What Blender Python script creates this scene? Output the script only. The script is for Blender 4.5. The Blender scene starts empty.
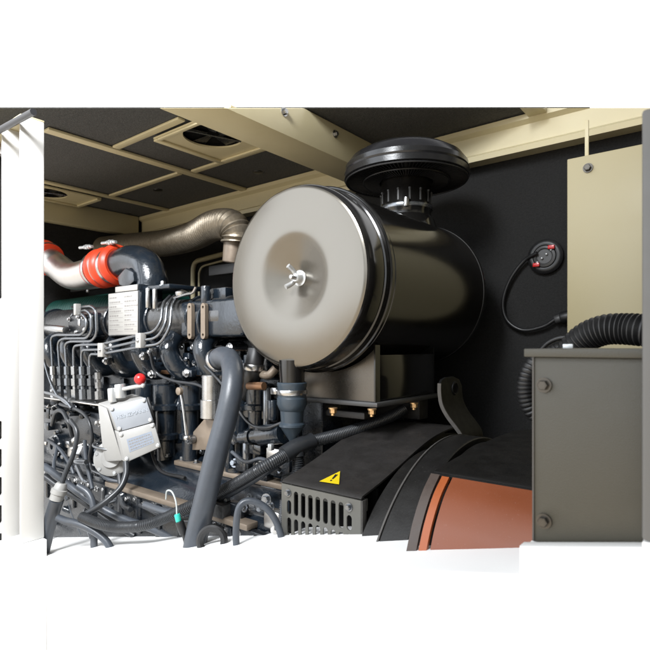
import bpy, bmesh, math, random
from mathutils import Vector, Matrix
random.seed(7)
S = bpy.context.scene
COL = S.collection
F = 534.7                     # focal length in photo pixels (650 px wide photo)
CX, CY = 325.0, 345.0         # principal point / horizon in photo pixels
ZC = 1.30                     # camera height above the ground
YAW = math.radians(38.81)
RIGHT = Vector((math.cos(YAW), math.sin(YAW), 0))
FWD = Vector((-math.sin(YAW), math.cos(YAW), 0))
UP = Vector((0, 0, 1))
def V(*a): return Vector(a)

# ------------------------------------------------------------------ camera
cam = bpy.data.cameras.new("camera")
cam.sensor_width = 36.0
cam.lens = 36.0 * F / 650.0
cam.shift_y = (CY - 325.0) / 650.0
cam.clip_start = 0.02
cam.clip_end = 200
camo = bpy.data.objects.new("camera", cam)
camo.location = (0, 0, ZC)
camo.rotation_euler = (math.radians(90), 0, YAW)
COL.objects.link(camo)
S.camera = camo
cam.dof.use_dof = True
cam.dof.focus_distance = 1.28
cam.dof.aperture_fstop = 9.0

# ------------------------------------------------------------------ world: plain white surroundings, bright outdoors behind the camera
W = bpy.data.worlds.new("World")
S.world = W
W.use_nodes = True
wn, wl = W.node_tree.nodes, W.node_tree.links
bgn = wn["Background"]
tc = wn.new("ShaderNodeTexCoord")
def wdot(v):
    n = wn.new("ShaderNodeVectorMath"); n.operation = 'DOT_PRODUCT'
    wl.new(tc.outputs["Generated"], n.inputs[0]); n.inputs[1].default_value = v
    return n.outputs["Value"]
def wramp(src, a, b, lo=0.0, hi=1.0):
    n = wn.new("ShaderNodeMapRange"); n.interpolation_type = 'SMOOTHSTEP'
    wl.new(src, n.inputs[0]); n.inputs[1].default_value = a; n.inputs[2].default_value = b
    n.inputs[3].default_value = lo; n.inputs[4].default_value = hi
    return n.outputs[0]
def wmix(fac, c1, c2):
    n = wn.new("ShaderNodeMix"); n.data_type = 'RGBA'
    wl.new(fac, n.inputs[0])
    for c, i in ((c1, 6), (c2, 7)):
        if isinstance(c, tuple): n.inputs[i].default_value = (*c, 1)
        else: wl.new(c, n.inputs[i])
    return n.outputs[2]
el, side, fw = wdot((0, 0, 1)), wdot(tuple(RIGHT)), wdot(tuple(FWD))
outdoor = wmix(wramp(side, -1.0, 0.15), (2.4, 2.55, 2.75), (0.25, 0.235, 0.20))      # outdoor brightness, stronger on the left, dimmer on the right
ground = wmix(wramp(side, -0.5, 0.6), (1.15, 1.0, 0.8), (0.10, 0.085, 0.065))
wnz = wn.new("ShaderNodeTexNoise"); wnz.inputs["Scale"].default_value = 2.6; wnz.inputs["Detail"].default_value = 5; wnz.inputs["Roughness"].default_value = 0.6
wl.new(tc.outputs["Generated"], wnz.inputs["Vector"])
dark_patches = wmix(wramp(side, -0.5, 0.5), (0.12, 0.15, 0.12), (0.05, 0.05, 0.045))       # dark noise patches added to break up the reflections
tmask = wn.new("ShaderNodeMath"); tmask.operation = 'MAXIMUM'
wl.new(wramp(wnz.outputs["Fac"], 0.46, 0.56), tmask.inputs[0]); wl.new(wramp(side, -0.62, -0.85), tmask.inputs[1])
outdoor = wmix(tmask.outputs[0], dark_patches, outdoor)
back = wmix(wramp(el, -0.12, 0.06), ground, outdoor)
back = wmix(wramp(el, 0.55, 0.85), back, (0.28, 0.28, 0.27))
front = wmix(wramp(el, 0.62, 0.85), (1.05, 1.05, 1.05), (0.12, 0.12, 0.13))
sky = wmix(wramp(fw, -0.05, 0.15), back, front)
wl.new(sky, bgn.inputs[0])
bgn.inputs[1].default_value = 1.0

# ------------------------------------------------------------------ added lamp: one large soft light set in front of the opening, on the engine side
ld = bpy.data.lights.new("added_lamp", 'AREA')
ld.shape = 'RECTANGLE'; ld.size = 0.9; ld.size_y = 0.7
ld.energy = 28.0
ld.color = (0.95, 0.97, 1.0)
ld.spread = math.radians(76)
lo_ = bpy.data.objects.new("added_lamp", ld)
lo_.location = V(-0.75, -0.95, 1.6) + V(0, 0, ZC)
lo_.rotation_euler = (V(-0.75, -0.95, 1.6) - V(-1.9, 1.0, 0.0)).to_track_quat('Z', 'Y').to_euler()
COL.objects.link(lo_)

vs = S.view_settings
vs.view_transform = 'Standard'
vs.look = 'None'
vs.exposure = 0.6
vs.gamma = 1.0
S.render.engine = 'CYCLES'
S.cycles.max_bounces = 8
S.cycles.use_denoising = True

# ------------------------------------------------------------------ measuring helpers: pixel of the photo -> point in the place (camera at the origin, z relative to the eye)
def P(x, y, d):
    return RIGHT * ((x - CX) / F * d) + FWD * d + UP * ((CY - y) / F * d)
def onY(x, y, Y):
    return P(x, y, Y / (FWD.y + RIGHT.y * (x - CX) / F))
def onX(x, y, X):
    return P(x, y, X / (FWD.x + RIGHT.x * (x - CX) / F))
def onZ(x, y, z):
    return P(x, y, z * F / (CY - y))


# ------------------------------------------------------------------ materials
MATS = {}
def mat(name, col, rough=0.5, metal=0.0, spec=0.5, noise=0.12, nscale=30, bump=0.0, bscale=200, coat=0.0, speck=0.0, dirt=0.0, dirtcol=(0.25, 0.2, 0.14)):
    m = bpy.data.materials.new(name); m.use_nodes = True
    nt = m.node_tree; N, L = nt.nodes, nt.links
    b = N["Principled BSDF"]
    b.inputs["Metallic"].default_value = metal
    b.inputs["Specular IOR Level"].default_value = spec
    b.inputs["Coat Weight"].default_value = coat
    b.inputs["Coat Roughness"].default_value = 0.12
    t = N.new("ShaderNodeTexCoord")
    nz = N.new("ShaderNodeTexNoise"); nz.inputs["Scale"].default_value = nscale; nz.inputs["Detail"].default_value = 6; nz.inputs["Roughness"].default_value = 0.65
    L.new(t.outputs["Object"], nz.inputs["Vector"])
    mx = N.new("ShaderNodeMix"); mx.data_type = 'RGBA'
    L.new(nz.outputs["Fac"], mx.inputs[0])
    mx.inputs[6].default_value = (*[c * (1 - noise) for c in col], 1)
    mx.inputs[7].default_value = (*[min(1, c * (1 + noise)) for c in col], 1)
    outc = mx.outputs[2]
    if dirt > 0:
        n2 = N.new("ShaderNodeTexNoise"); n2.inputs["Scale"].default_value = nscale * 0.35; n2.inputs["Detail"].default_value = 8; n2.inputs["Roughness"].default_value = 0.7
        L.new(t.outputs["Object"], n2.inputs["Vector"])
        r2 = N.new("ShaderNodeMapRange"); L.new(n2.outputs["Fac"], r2.inputs[0])
        r2.inputs[1].default_value = 0.52; r2.inputs[2].default_value = 0.75; r2.inputs[4].default_value = dirt
        m2 = N.new("ShaderNodeMix"); m2.data_type = 'RGBA'; L.new(r2.outputs[0], m2.inputs[0])
        L.new(outc, m2.inputs[6]); m2.inputs[7].default_value = (*dirtcol, 1)
        outc = m2.outputs[2]
    if speck > 0:
        n3 = N.new("ShaderNodeTexNoise"); n3.inputs["Scale"].default_value = 420; n3.inputs["Detail"].default_value = 2
        L.new(t.outputs["Object"], n3.inputs["Vector"])
        r3 = N.new("ShaderNodeMapRange"); L.new(n3.outputs["Fac"], r3.inputs[0])
        r3.inputs[1].default_value = 0.66; r3.inputs[2].default_value = 0.74; r3.inputs[4].default_value = speck
        m3 = N.new("ShaderNodeMix"); m3.data_type = 'RGBA'; L.new(r3.outputs[0], m3.inputs[0])
        L.new(outc, m3.inputs[6]); m3.inputs[7].default_value = (0.45, 0.43, 0.4, 1)
        outc = m3.outputs[2]
    L.new(outc, b.inputs["Base Color"])
    rr = N.new("ShaderNodeMapRange"); L.new(nz.outputs["Fac"], rr.inputs[0])
    rr.inputs[1].default_value = 0.25; rr.inputs[2].default_value = 0.75
    rr.inputs[3].default_value = max(0.03, rough * 0.8); rr.inputs[4].default_value = min(1, rough * 1.25)
    L.new(rr.outputs[0], b.inputs["Roughness"])
    if bump > 0:
        nb = N.new("ShaderNodeTexNoise"); nb.inputs["Scale"].default_value = bscale; nb.inputs["Detail"].default_value = 4
        L.new(t.outputs["Object"], nb.inputs["Vector"])
        bp = N.new("ShaderNodeBump"); bp.inputs["Strength"].default_value = bump; bp.inputs["Distance"].default_value = 0.002
        L.new(nb.outputs["Fac"], bp.inputs["Height"]); L.new(bp.outputs[0], b.inputs["Normal"])
    MATS[name] = m
    return m
foam = mat("black_foam", (0.019,0.0188,0.0185), 0.95, spec=0.2, noise=0.9, nscale=160, bump=1.0, bscale=300, speck=0.05)
ceilfoam = mat("charcoal_foam", (0.085, 0.085, 0.082), 0.95, spec=0.2, noise=0.9, nscale=160, bump=1.0, bscale=300, speck=0.2)
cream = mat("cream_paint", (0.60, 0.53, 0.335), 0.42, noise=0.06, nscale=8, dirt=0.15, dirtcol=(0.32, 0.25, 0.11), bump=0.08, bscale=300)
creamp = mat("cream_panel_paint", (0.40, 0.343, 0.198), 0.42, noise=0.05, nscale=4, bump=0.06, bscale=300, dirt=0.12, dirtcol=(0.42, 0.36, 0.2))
white = mat("white_paint", (0.92, 0.92, 0.91), 0.45, noise=0.01, nscale=5)
greyseal = mat("grey_rubber_seal", (0.03,0.03,0.032), 0.35, noise=0.15, nscale=12)
jambshade = mat("jamb_shade_grey", (0.12,0.12,0.118), 0.5, noise=0.05)  # shade on the right-hand jamb put into its grey
blackgloss = mat("black_gloss_paint", (0.008, 0.0075, 0.007), 0.13, spec=0.5, noise=0.2, nscale=12, coat=0.2, bump=0.02, bscale=40, dirt=0.12, dirtcol=(0.05, 0.045, 0.04))
capreflect = mat("cap_face_reflection", (0.158, 0.145, 0.124), 0.22, metal=0.9, noise=0.06, nscale=6, bump=0.006, bscale=30, dirt=0.12, dirtcol=(0.21, 0.19, 0.16))  # bright outdoor reflection on black gloss put into the colour
capblack = mat("black_plastic", (0.011, 0.011, 0.012), 0.24, spec=0.5, noise=0.2, bump=0.1, bscale=250)
navy = mat("navy_engine_paint", (0.0075,0.0115,0.017), 0.2, spec=0.6, noise=0.35, nscale=40, coat=0.35, bump=0.45, bscale=130)
gunmetal = mat("gunmetal_cast", (0.10, 0.10, 0.10), 0.26, metal=0.75, noise=0.25, nscale=30, bump=0.25, bscale=130)
navydark = mat("dark_engine_paint", (0.0075,0.0095,0.0125), 0.28, spec=0.5, noise=0.35, nscale=50, bump=0.5, bscale=200, coat=0.2)
steel = mat("bright_steel", (0.46,0.46,0.46), 0.28, metal=1.0, noise=0.12, nscale=60, bump=0.05)
pipe_steel = mat("painted_steel_pipe", (0.20, 0.21, 0.225), 0.25, metal=0.9, noise=0.15, nscale=60)
alu = mat("cast_aluminium", (0.60, 0.58, 0.55), 0.33, metal=1.0, noise=0.1, nscale=20, bump=0.06, bscale=120)
zinc = mat("white_zinc", (0.52,0.53,0.53), 0.3, metal=0.6, noise=0.06)
tan = mat("tan_primer_metal", (0.20, 0.160, 0.122), 0.42, metal=0.35, noise=0.25, nscale=30, dirt=0.4, dirtcol=(0.10, 0.065, 0.04))
copper = mat("copper_gasket", (0.24,0.13,0.07), 0.4, metal=0.6, noise=0.25, nscale=50)
brass = mat("brass_bolt", (0.62, 0.40, 0.20), 0.35, metal=0.9, noise=0.1)
redrub = mat("red_silicone", (0.62, 0.05, 0.015), 0.38, noise=0.08, nscale=30)
redpl = mat("red_plastic", (0.5,0.015,0.015), 0.25, spec=0.6, noise=0.05)
rubber = mat("grey_rubber_hose", (0.042, 0.049, 0.060), 0.38, noise=0.15, nscale=60, dirt=0.3, dirtcol=(0.10, 0.095, 0.09), bump=0.1, bscale=400)
blackrub = mat("black_rubber", (0.010, 0.010, 0.0105), 0.42, noise=0.2)
conduit = mat("conduit_plastic", (0.020, 0.022, 0.025), 0.35, noise=0.15, dirt=0.2, dirtcol=(0.08, 0.075, 0.07))
valverub = mat("dust_valve_rubber", (0.030, 0.043, 0.057), 0.36, noise=0.1, nscale=40)
duct = mat("bronze_foil_lagging", (0.25, 0.215, 0.165), 0.38, metal=0.7, noise=0.35, nscale=70, bump=0.2, bscale=150)
green = mat("dark_green_hose", (0.005, 0.05, 0.04), 0.4, noise=0.25)
cradlereflect = mat("cradle_front_reflection", (0.105, 0.095, 0.082), 0.26, metal=0.9, noise=0.08, nscale=12, bump=0.01, bscale=40)  # front of the black cradle coloured lighter for reflected daylight
postwhite = mat("post_white_paint", (0.72, 0.71, 0.685), 0.45, noise=0.03, nscale=6)
topsheen = mat("black_cover_brown_sheen", (0.050, 0.031, 0.022), 0.36, spec=0.45, noise=0.4, nscale=14, speck=0.2, bump=0.1, bscale=200)  # brown sheen on the black cover put into the colour
lugblk = mat("black_bar_paint", (0.005, 0.005, 0.005), 0.5, spec=0.2, noise=0.3)
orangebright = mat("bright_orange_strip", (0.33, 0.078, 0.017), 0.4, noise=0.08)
endbrown = mat("worn_brown_edge", (0.055, 0.038, 0.030), 0.5, noise=0.3, nscale=60)
castgrey = mat("cast_grey_iron", (0.035, 0.036, 0.037), 0.5, noise=0.5, nscale=60, bump=0.8, bscale=120, dirt=0.5, dirtcol=(0.11, 0.085, 0.06))
orange = mat("orange_paint", (0.195, 0.050, 0.0155), 0.42, spec=0.4, coat=0.15, noise=0.10, nscale=9, speck=0.08, dirt=0.3, dirtcol=(0.16, 0.055, 0.028))
hoodblk = mat("black_sheet_metal", (0.018, 0.0165, 0.0155), 0.5, spec=0.4, noise=0.3, nscale=25, speck=0.06, dirt=0.35, dirtcol=(0.05, 0.042, 0.037), bump=0.15, bscale=300)
drumblk = mat("black_cast_drum", (0.009, 0.0085, 0.008), 0.42, spec=0.35, noise=0.3, nscale=30, speck=0.05, bump=0.12, bscale=260)
flangeedge = mat("pale_grey_edge", (0.09, 0.085, 0.08), 0.5, metal=0.3, noise=0.3, nscale=90)  # paler grey for thin edges
taupe = mat("taupe_cabinet_paint", (0.051, 0.0470, 0.0340), 0.45, noise=0.07, nscale=6, bump=0.25, bscale=900, dirt=0.2, dirtcol=(0.125, 0.115, 0.085))
grillegrey = mat("grey_grille_paint", (0.082, 0.080, 0.070), 0.45, noise=0.12, nscale=30, dirt=0.25, dirtcol=(0.065, 0.058, 0.05))
lidgrey = mat("light_grey_enamel", (0.225, 0.238, 0.258), 0.4, noise=0.08, nscale=20, dirt=0.1, dirtcol=(0.28,0.29,0.3))
lettergrey = mat("pale_raised_enamel", (0.29,0.315,0.345), 0.4)
boxcream = mat("cream_enamel", (0.285, 0.282, 0.272), 0.4, noise=0.08, nscale=20, dirt=0.2, dirtcol=(0.42, 0.37, 0.27))
platew = mat("printed_alu_plate", (0.36,0.35,0.33), 0.35, metal=0.25, noise=0.06)
inkgrey = mat("grey_ink", (0.19, 0.18, 0.17), 0.5)
labelblue = mat("pale_blue_label", (0.22,0.25,0.30), 0.35, noise=0.2, nscale=90)
yellow = mat("yellow_sticker", (0.62, 0.47, 0.01), 0.4, noise=0.06)
inkblack = mat("black_ink", (0.01, 0.01, 0.01), 0.5)
aqua = mat("aqua_plastic", (0.03, 0.45, 0.36), 0.35)
whitewire = mat("white_wire", (0.42,0.46,0.46), 0.4)
darkgrey = mat("dark_grey_steel", (0.045, 0.045, 0.045), 0.45, noise=0.15)
boltdark = mat("phosphated_steel", (0.085, 0.078, 0.068), 0.35, metal=0.8, noise=0.15, nscale=60)
holeblk = mat("hole_black", (0.004, 0.004, 0.004), 0.9, spec=0.1)

# ------------------------------------------------------------------ object helpers
def root_of(o):
    while o.parent: o = o.parent
    return o
def obj(name, bm, m, parent=None, ang=35):
    bmesh.ops.recalc_face_normals(bm, faces=bm.faces[:])
    me = bpy.data.meshes.new(name)
    off = V(0, 0, ZC)
    if parent: off = off - root_of(parent).location
    bmesh.ops.translate(bm, verts=bm.verts[:], vec=off)
    for f in bm.faces: f.smooth = True
    bm.to_mesh(me); bm.free()
    me.set_sharp_from_angle(angle=math.radians(ang))
    me.materials.append(m)
    o = bpy.data.objects.new(name, me)
    COL.objects.link(o)
    if parent: o.parent = parent
    return o
def thing(name, label, cat, loc, group=None):
    o = bpy.data.objects.new(name, None)
    COL.objects.link(o)
    o.empty_display_size = 0.05
    o.location = Vector(loc) + V(0, 0, ZC)
    o["label"] = label; o["category"] = cat
    if group: o["group"] = group
    return o
def tag(o, label, cat, group=None):
    o["label"] = label; o["category"] = cat
    if group: o["group"] = group
    return o
def struct(o):
    o["kind"] = "structure"; return o

# ------------------------------------------------------------------ geometry helpers
def B(): return bmesh.new()
def frame(axis):
    a = Vector(axis).normalized()
    h = V(0, 0, 1) if abs(a.z) < 0.9 else V(1, 0, 0)
    u = a.cross(h).normalized(); w = u.cross(a).normalized()
    return a, u, w
def box(bm, lo, hi, bev=0.003, seg=2, M=None):
    lo, hi = Vector(lo), Vector(hi)
    c, s = (lo + hi) / 2, hi - lo
    mt = Matrix.Translation(c) @ Matrix.Diagonal((*[abs(x) for x in s], 1))
    if M is not None: mt = M @ mt
    r = bmesh.ops.create_cube(bm, size=1, matrix=mt)
    if bev > 0:
        es = {e for v in r["verts"] for e in v.link_edges}
        bmesh.ops.bevel(bm, geom=list(es), offset=min(bev, 0.45 * min(abs(x) for x in s)), segments=seg, profile=0.5, affect='EDGES')
def hexa(bm, pts, bev=0.003, seg=2):
    """box from 8 points: four of the front (ring), four of the back (same order)"""
    vs_ = [bm.verts.new(p) for p in pts]
    fs = [(0, 1, 2, 3), (7, 6, 5, 4), (0, 4, 5, 1), (1, 5, 6, 2), (2, 6, 7, 3), (3, 7, 4, 0)]
    nf = [bm.faces.new([vs_[i] for i in f]) for f in fs]
    if bev > 0:
        es = {e for f in nf for e in f.edges}
        bmesh.ops.bevel(bm, geom=list(es), offset=bev, segments=seg, profile=0.5, affect='EDGES')
def lathe(bm, o, axis, prof, seg=48, cap=True):
    a, u, w = frame(axis)
    rings = []
    for t, r in prof:
        c = Vector(o) + a * t
        if r < 1e-6: rings.append([bm.verts.new(c)]); continue
        rings.append([bm.verts.new(c + (u * math.cos(2 * math.pi * k / seg) + w * math.sin(2 * math.pi * k / seg)) * r) for k in range(seg)])
    for A, C in zip(rings, rings[1:]):
        for k in range(seg):
            j = (k + 1) % seg
            if len(A) == 1 and len(C) == 1: continue
            if len(A) == 1: bm.faces.new((A[0], C[k], C[j]))
            elif len(C) == 1: bm.faces.new((A[k], A[j], C[0]))
            else: bm.faces.new((A[k], A[j], C[j], C[k]))
    if cap:
        for R in (rings[0], rings[-1]):
            if len(R) > 2: bm.faces.new(R)
def cyl(bm, p0, p1, r, seg=24, bev=0.0, r1=None):
    p0, p1 = Vector(p0), Vector(p1); L = (p1 - p0).length
    r1 = r if r1 is None else r1
    b = min(bev, L * 0.4, r * 0.5, r1 * 0.5)
    if b > 0: prof = [(0, r - b), (b * 0.3, r - b * 0.3), (b, r), (L - b, r1), (L - b * 0.3, r1 - b * 0.3), (L, r1 - b)]
    else: prof = [(0, r), (L, r1)]
    lathe(bm, p0, p1 - p0, prof, seg)
def spline(pts, n=10):
    pts = [Vector(p) for p in pts]
    if len(pts) == 2: 
        return [pts[0].lerp(pts[1], i / n) for i in range(n + 1)]
    e = [pts[0] * 2 - pts[1]] + pts + [pts[-1] * 2 - pts[-2]]
    out = []
    for i in range(1, len(e) - 2):
        p0, p1, p2, p3 = e[i - 1:i + 3]
        for k in range(n):
            t = k / n
            out.append(0.5 * ((2 * p1) + (p2 - p0) * t + (2 * p0 - 5 * p1 + 4 * p2 - p3) * t * t + (3 * p1 - p0 - 3 * p2 + p3) * t ** 3))
    out.append(pts[-1])
    return out
def resample(pts, step):
    out = [pts[0]]; acc = 0.0
    for a, b in zip(pts, pts[1:]):
        L = (b - a).length; t = step - acc
        while t <= L:
            out.append(a.lerp(b, t / L)); t += step
        acc = L - (t - step)
    if len(out) > 1 and (out[-1] - pts[-1]).length < step * 0.4: out[-1] = pts[-1]
    else: out.append(pts[-1])
    return out
def sweep(bm, pts, rad, seg=16, cap=True):
    """rad: number or function(i, n)"""
    n = len(pts); prev = None; rings = []
    for i, p in enumerate(pts):
        tg = (pts[min(i + 1, n - 1)] - pts[max(i - 1, 0)]).normalized()
        if prev is None: _, u, _w = frame(tg)
        else:
            u = prev - tg * prev.dot(tg)
            u = u.normalized() if u.length > 1e-5 else frame(tg)[1]
        prev = u; w = tg.cross(u)
        r = rad(i, n) if callable(rad) else rad
        rings.append([bm.verts.new(p + (u * math.cos(2 * math.pi * k / seg) + w * math.sin(2 * math.pi * k / seg)) * r) for k in range(seg)])
    for A, C in zip(rings, rings[1:]):
        for k in range(seg):
            j = (k + 1) % seg
            bm.faces.new((A[k], A[j], C[j], C[k]))
    if cap:
        bm.faces.new(rings[0]); bm.faces.new(rings[-1])
def tube(bm, pts, r, seg=16, n=10): sweep(bm, spline(pts, n), r, seg)
def corr(bm, pts, r, pitch=0.006, depth=0.12, seg=20, n=12):
    s = resample(spline(pts, n), pitch / 4)
    sweep(bm, s, lambda i, m: r * (1 + depth * (0, 0.9, 1, 0.5)[i % 4] - depth * 0.6), seg)
def fillet(pts, rad=0.02, n=6):
    pts = [Vector(p) for p in pts]; out = [pts[0]]
    for a, b, c in zip(pts, pts[1:], pts[2:]):
        d1, d2 = (a - b), (c - b)
        k = min(rad, d1.length * 0.48, d2.length * 0.48)
        p, q = b + d1.normalized() * k, b + d2.normalized() * k
        for i in range(n + 1):
            t = i / n
            out.append(p * (1 - t) ** 2 + b * 2 * t * (1 - t) + q * t * t)
    out.append(pts[-1]); return out
def pipe(bm, pts, r, rad=0.02, seg=10): sweep(bm, fillet(pts, rad), r, seg)
def ring(bm, c, axis, R, r, seg=40, seg2=10):
    a, u, w = frame(axis)
    rings = []
    for i in range(seg):
        an = 2 * math.pi * i / seg; d = u * math.cos(an) + w * math.sin(an)
        rings.append([bm.verts.new(Vector(c) + d * (R + r * math.cos(2 * math.pi * k / seg2)) + a * r * math.sin(2 * math.pi * k / seg2)) for k in range(seg2)])
    for i in range(seg):
        A, C = rings[i], rings[(i + 1) % seg]
        for k in range(seg2):
            j = (k + 1) % seg2
            bm.faces.new((A[k], A[j], C[j], C[k]))
def band(bm, c, axis, R, width, th=0.0015, seg=40):
    a = Vector(axis).normalized()
    o = Vector(c) - a * width / 2
    lathe(bm, o, a, [(0, R), (0, R + th), (width * 0.15, R + th * 1.6), (width * 0.85, R + th * 1.6), (width, R + th), (width, R), (0, R)], seg, cap=False)
def hexbolt(bm, p, axis, r=0.006, h=0.005, washer=True):
    a = Vector(axis).normalized(); p = Vector(p)
    if washer: cyl(bm, p, p + a * h * 0.3, r * 1.45, 20)
    b0 = p + a * h * 0.3 if washer else p
    lathe(bm, b0, a, [(0, r), (h * 0.85, r), (h, r * 0.86)], 6)
    cyl(bm, b0 + a * h, b0 + a * h * 1.06, r * 0.6, 12)
def prism(bm, pts, vec, bev=0.0):
    """closed polygon extruded by a vector"""
    a = [bm.verts.new(p) for p in pts]; b = [bm.verts.new(Vector(p) + Vector(vec)) for p in pts]
    fs = [bm.faces.new(a), bm.faces.new(list(reversed(b)))]
    n = len(a)
    for i in range(n):
        j = (i + 1) % n
        fs.append(bm.faces.new((a[i], b[i], b[j], a[j])))
    if bev > 0:
        es = set(fs[0].edges) | set(fs[1].edges)
        bmesh.ops.bevel(bm, geom=list(es), offset=bev, segments=2, profile=0.5, affect='EDGES')
def sheet(bm, prof, vec, th):
    """open profile thickened by th (list of points), extruded by vec"""
    pts = [Vector(p) for p in prof]; vec = Vector(vec); nrm = []
    for i in range(len(pts)):
        t = pts[min(i + 1, len(pts) - 1)] - pts[max(i - 1, 0)]
        nrm.append(t.cross(vec).normalized() * th)
    prism(bm, pts + [p + n for p, n in reversed(list(zip(pts, nrm)))], vec)
def plate_holes(bm, outer, holes, to3, vec):
    def loop(pts):
        v = [bm.verts.new(to3(*p)) for p in pts]
        return [bm.edges.new((v[i], v[(i + 1) % len(v)])) for i in range(len(v))]
    es = loop(outer)
    for h in holes: es += loop(h)
    r = bmesh.ops.triangle_fill(bm, use_beauty=True, use_dissolve=False, edges=es)
    fs = [g for g in r["geom"] if isinstance(g, bmesh.types.BMFace)]
    ex = bmesh.ops.extrude_face_region(bm, geom=fs)
    bmesh.ops.translate(bm, verts=[g for g in ex["geom"] if isinstance(g, bmesh.types.BMVert)], vec=vec)
def slot(cx, cz, w, h, n=6):
    r = w / 2; o = []
    for i in range(n + 1):
        an = math.pi * i / n; o.append((cx + r * math.cos(an), cz + h / 2 - r + r * math.sin(an)))
    for i in range(n + 1):
        an = math.pi + math.pi * i / n; o.append((cx + r * math.cos(an), cz - h / 2 + r + r * math.sin(an)))
    return o
def circ(cx, cz, r, n=32):
    return [(cx + r * math.cos(2 * math.pi * i / n), cz + r * math.sin(2 * math.pi * i / n)) for i in range(n)]
def bolt_part(parent, p, axis, r, h, m=steel, name="bolt"):
    bm = B(); hexbolt(bm, p, axis, r, h); return obj(name, bm, m, parent)
X, Y, Z = V(1, 0, 0), V(0, 1, 0), V(0, 0, 1)

# ================================================================== SETTING: the enclosure
YB, XE, ZCEIL = 1.75, -2.74, 0.72
YD = 0.60                         # plane of the door opening
# ceiling, only the part the photograph shows
dc = ZCEIL * F / (CY - 108)
def ceil_at(x): return P(x, 108, dc)
bm = B()
a_, b_ = ceil_at(-40), ceil_at(560)
q_ = (YB + 0.02 - a_.y) / (b_.y - a_.y)
b_ = a_.lerp(b_, q_)
ring_ = [V(XE - 0.02, YB + 0.02, ZCEIL), V(XE - 0.02, a_.y, ZCEIL), V(a_.x, a_.y, ZCEIL), V(b_.x, b_.y, ZCEIL)]
prism(bm, ring_, V(0.0, 0, 0.003))
struct(obj("ceiling", bm, ceilfoam))
def xend(y, z):              # where a run along the back wall stops towards the viewer
    d = z * F / (CY - 108)
    xc = (y - FWD.y * d) / RIGHT.y
    return FWD.x * d + RIGHT.x * xc
bm = B(); prism(bm, [V(XE - 0.02, YB, -1.2), V(-0.01, YB, -1.2), V(-0.01, YB, 0.606), V(xend(YB, 0.716), YB, 0.716), V(XE - 0.02, YB, 0.716)], V(0, 0.03, 0))
struct(obj("back_wall", bm, foam))
bm = B(); box(bm, (XE - 0.03, 0.90, -1.2), (XE, YB - 0.003, ZCEIL - 0.003), 0)
struct(obj("end_wall", bm, foam))
bm = B(); box(bm, (XE, 0.92, -1.2), (0.2, YB - 0.003, -1.17), 0)
struct(obj("floor", bm, foam))
bm = B(); box(bm, (-0.02, 0.80, -1.17), (0.01, YB - 0.003, 0.4), 0)
struct(obj("partition_wall", bm, foam))

# wall rail under the ceiling, along the back wall and the end wall
bm = B()
prof = [(YB - 0.004, 0.608), (YB - 0.062, 0.606), (YB - 0.066, 0.622), (YB - 0.052, 0.632), (YB - 0.052, 0.690), (YB - 0.07, 0.700), (YB - 0.07, 0.716), (YB - 0.004, 0.716)]
x0 = XE + 0.05
# near end stops on a slope so it stays under the opening's head
n_ = len(prof); A_ = [bm.verts.new((x0, y, z)) for y, z in prof]
B_ = [bm.verts.new((xend(y, z), y, z)) for y, z in prof]
bm.faces.new(A_); bm.faces.new(list(reversed(B_)))
for i in range(n_): bm.faces.new((A_[i], B_[i], B_[(i + 1) % n_], A_[(i + 1) % n_]))
tag(obj("wall_rail", bm, cream), "long cream folded rail along the top of the black back wall", "rail")
bm = B()
box(bm, (XE + 0.002, 0.63, 0.606), (XE + 0.06, YB - 0.075, 0.716), 0.006)
tag(obj("wall_rail", bm, cream), "cream rail across the top of the far end wall on the left", "rail")

# deep box beam across the ceiling
t = thing("roof_beam", "deep cream box beam with bolts running from the opening to the back wall", "beam", (-1.13, 1.2, 0.66))
bm = B()
zb, zt = 0.610, 0.717
def cutY(x, y, z): return onZ(x, y, z)
near_b0, near_b1 = onZ(165, 108, zb), onZ(230, 108, zb)
Xl, Xr = -1.20, -1.062
yl_b = 108; 
def ynear(Xp, z):          # where the beam stops towards the viewer
    d = z * F / (CY - 108)
    # depth along FWD equals d on this line of constant X
    return (d - Xp * FWD.x) / FWD.y
hexa(bm, [V(Xl, ynear(Xl, zb), zb), V(Xr, ynear(Xr, zb), zb), V(Xr, ynear(Xr, zt), zt), V(Xl, ynear(Xl, zt), zt),
          V(Xl, YB - 0.072, zb), V(Xr, YB - 0.072, zb), V(Xr, YB - 0.072, zt), V(Xl, YB - 0.072, zt)], 0.004)
obj("box_section", bm, cream, t)
for (bx, by) in ((284, 112), (335, 134)):
    p = onX(bx, by, Xr); bm = B(); hexbolt(bm, p, X, 0.009, 0.008); obj("bolt", bm, steel, t)
bm = B(); box(bm, (Xl - 0.03, YB - 0.09, 0.63), (Xr + 0.03, YB - 0.068, 0.70), 0.003); obj("end_plate", bm, cream, t)

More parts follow.
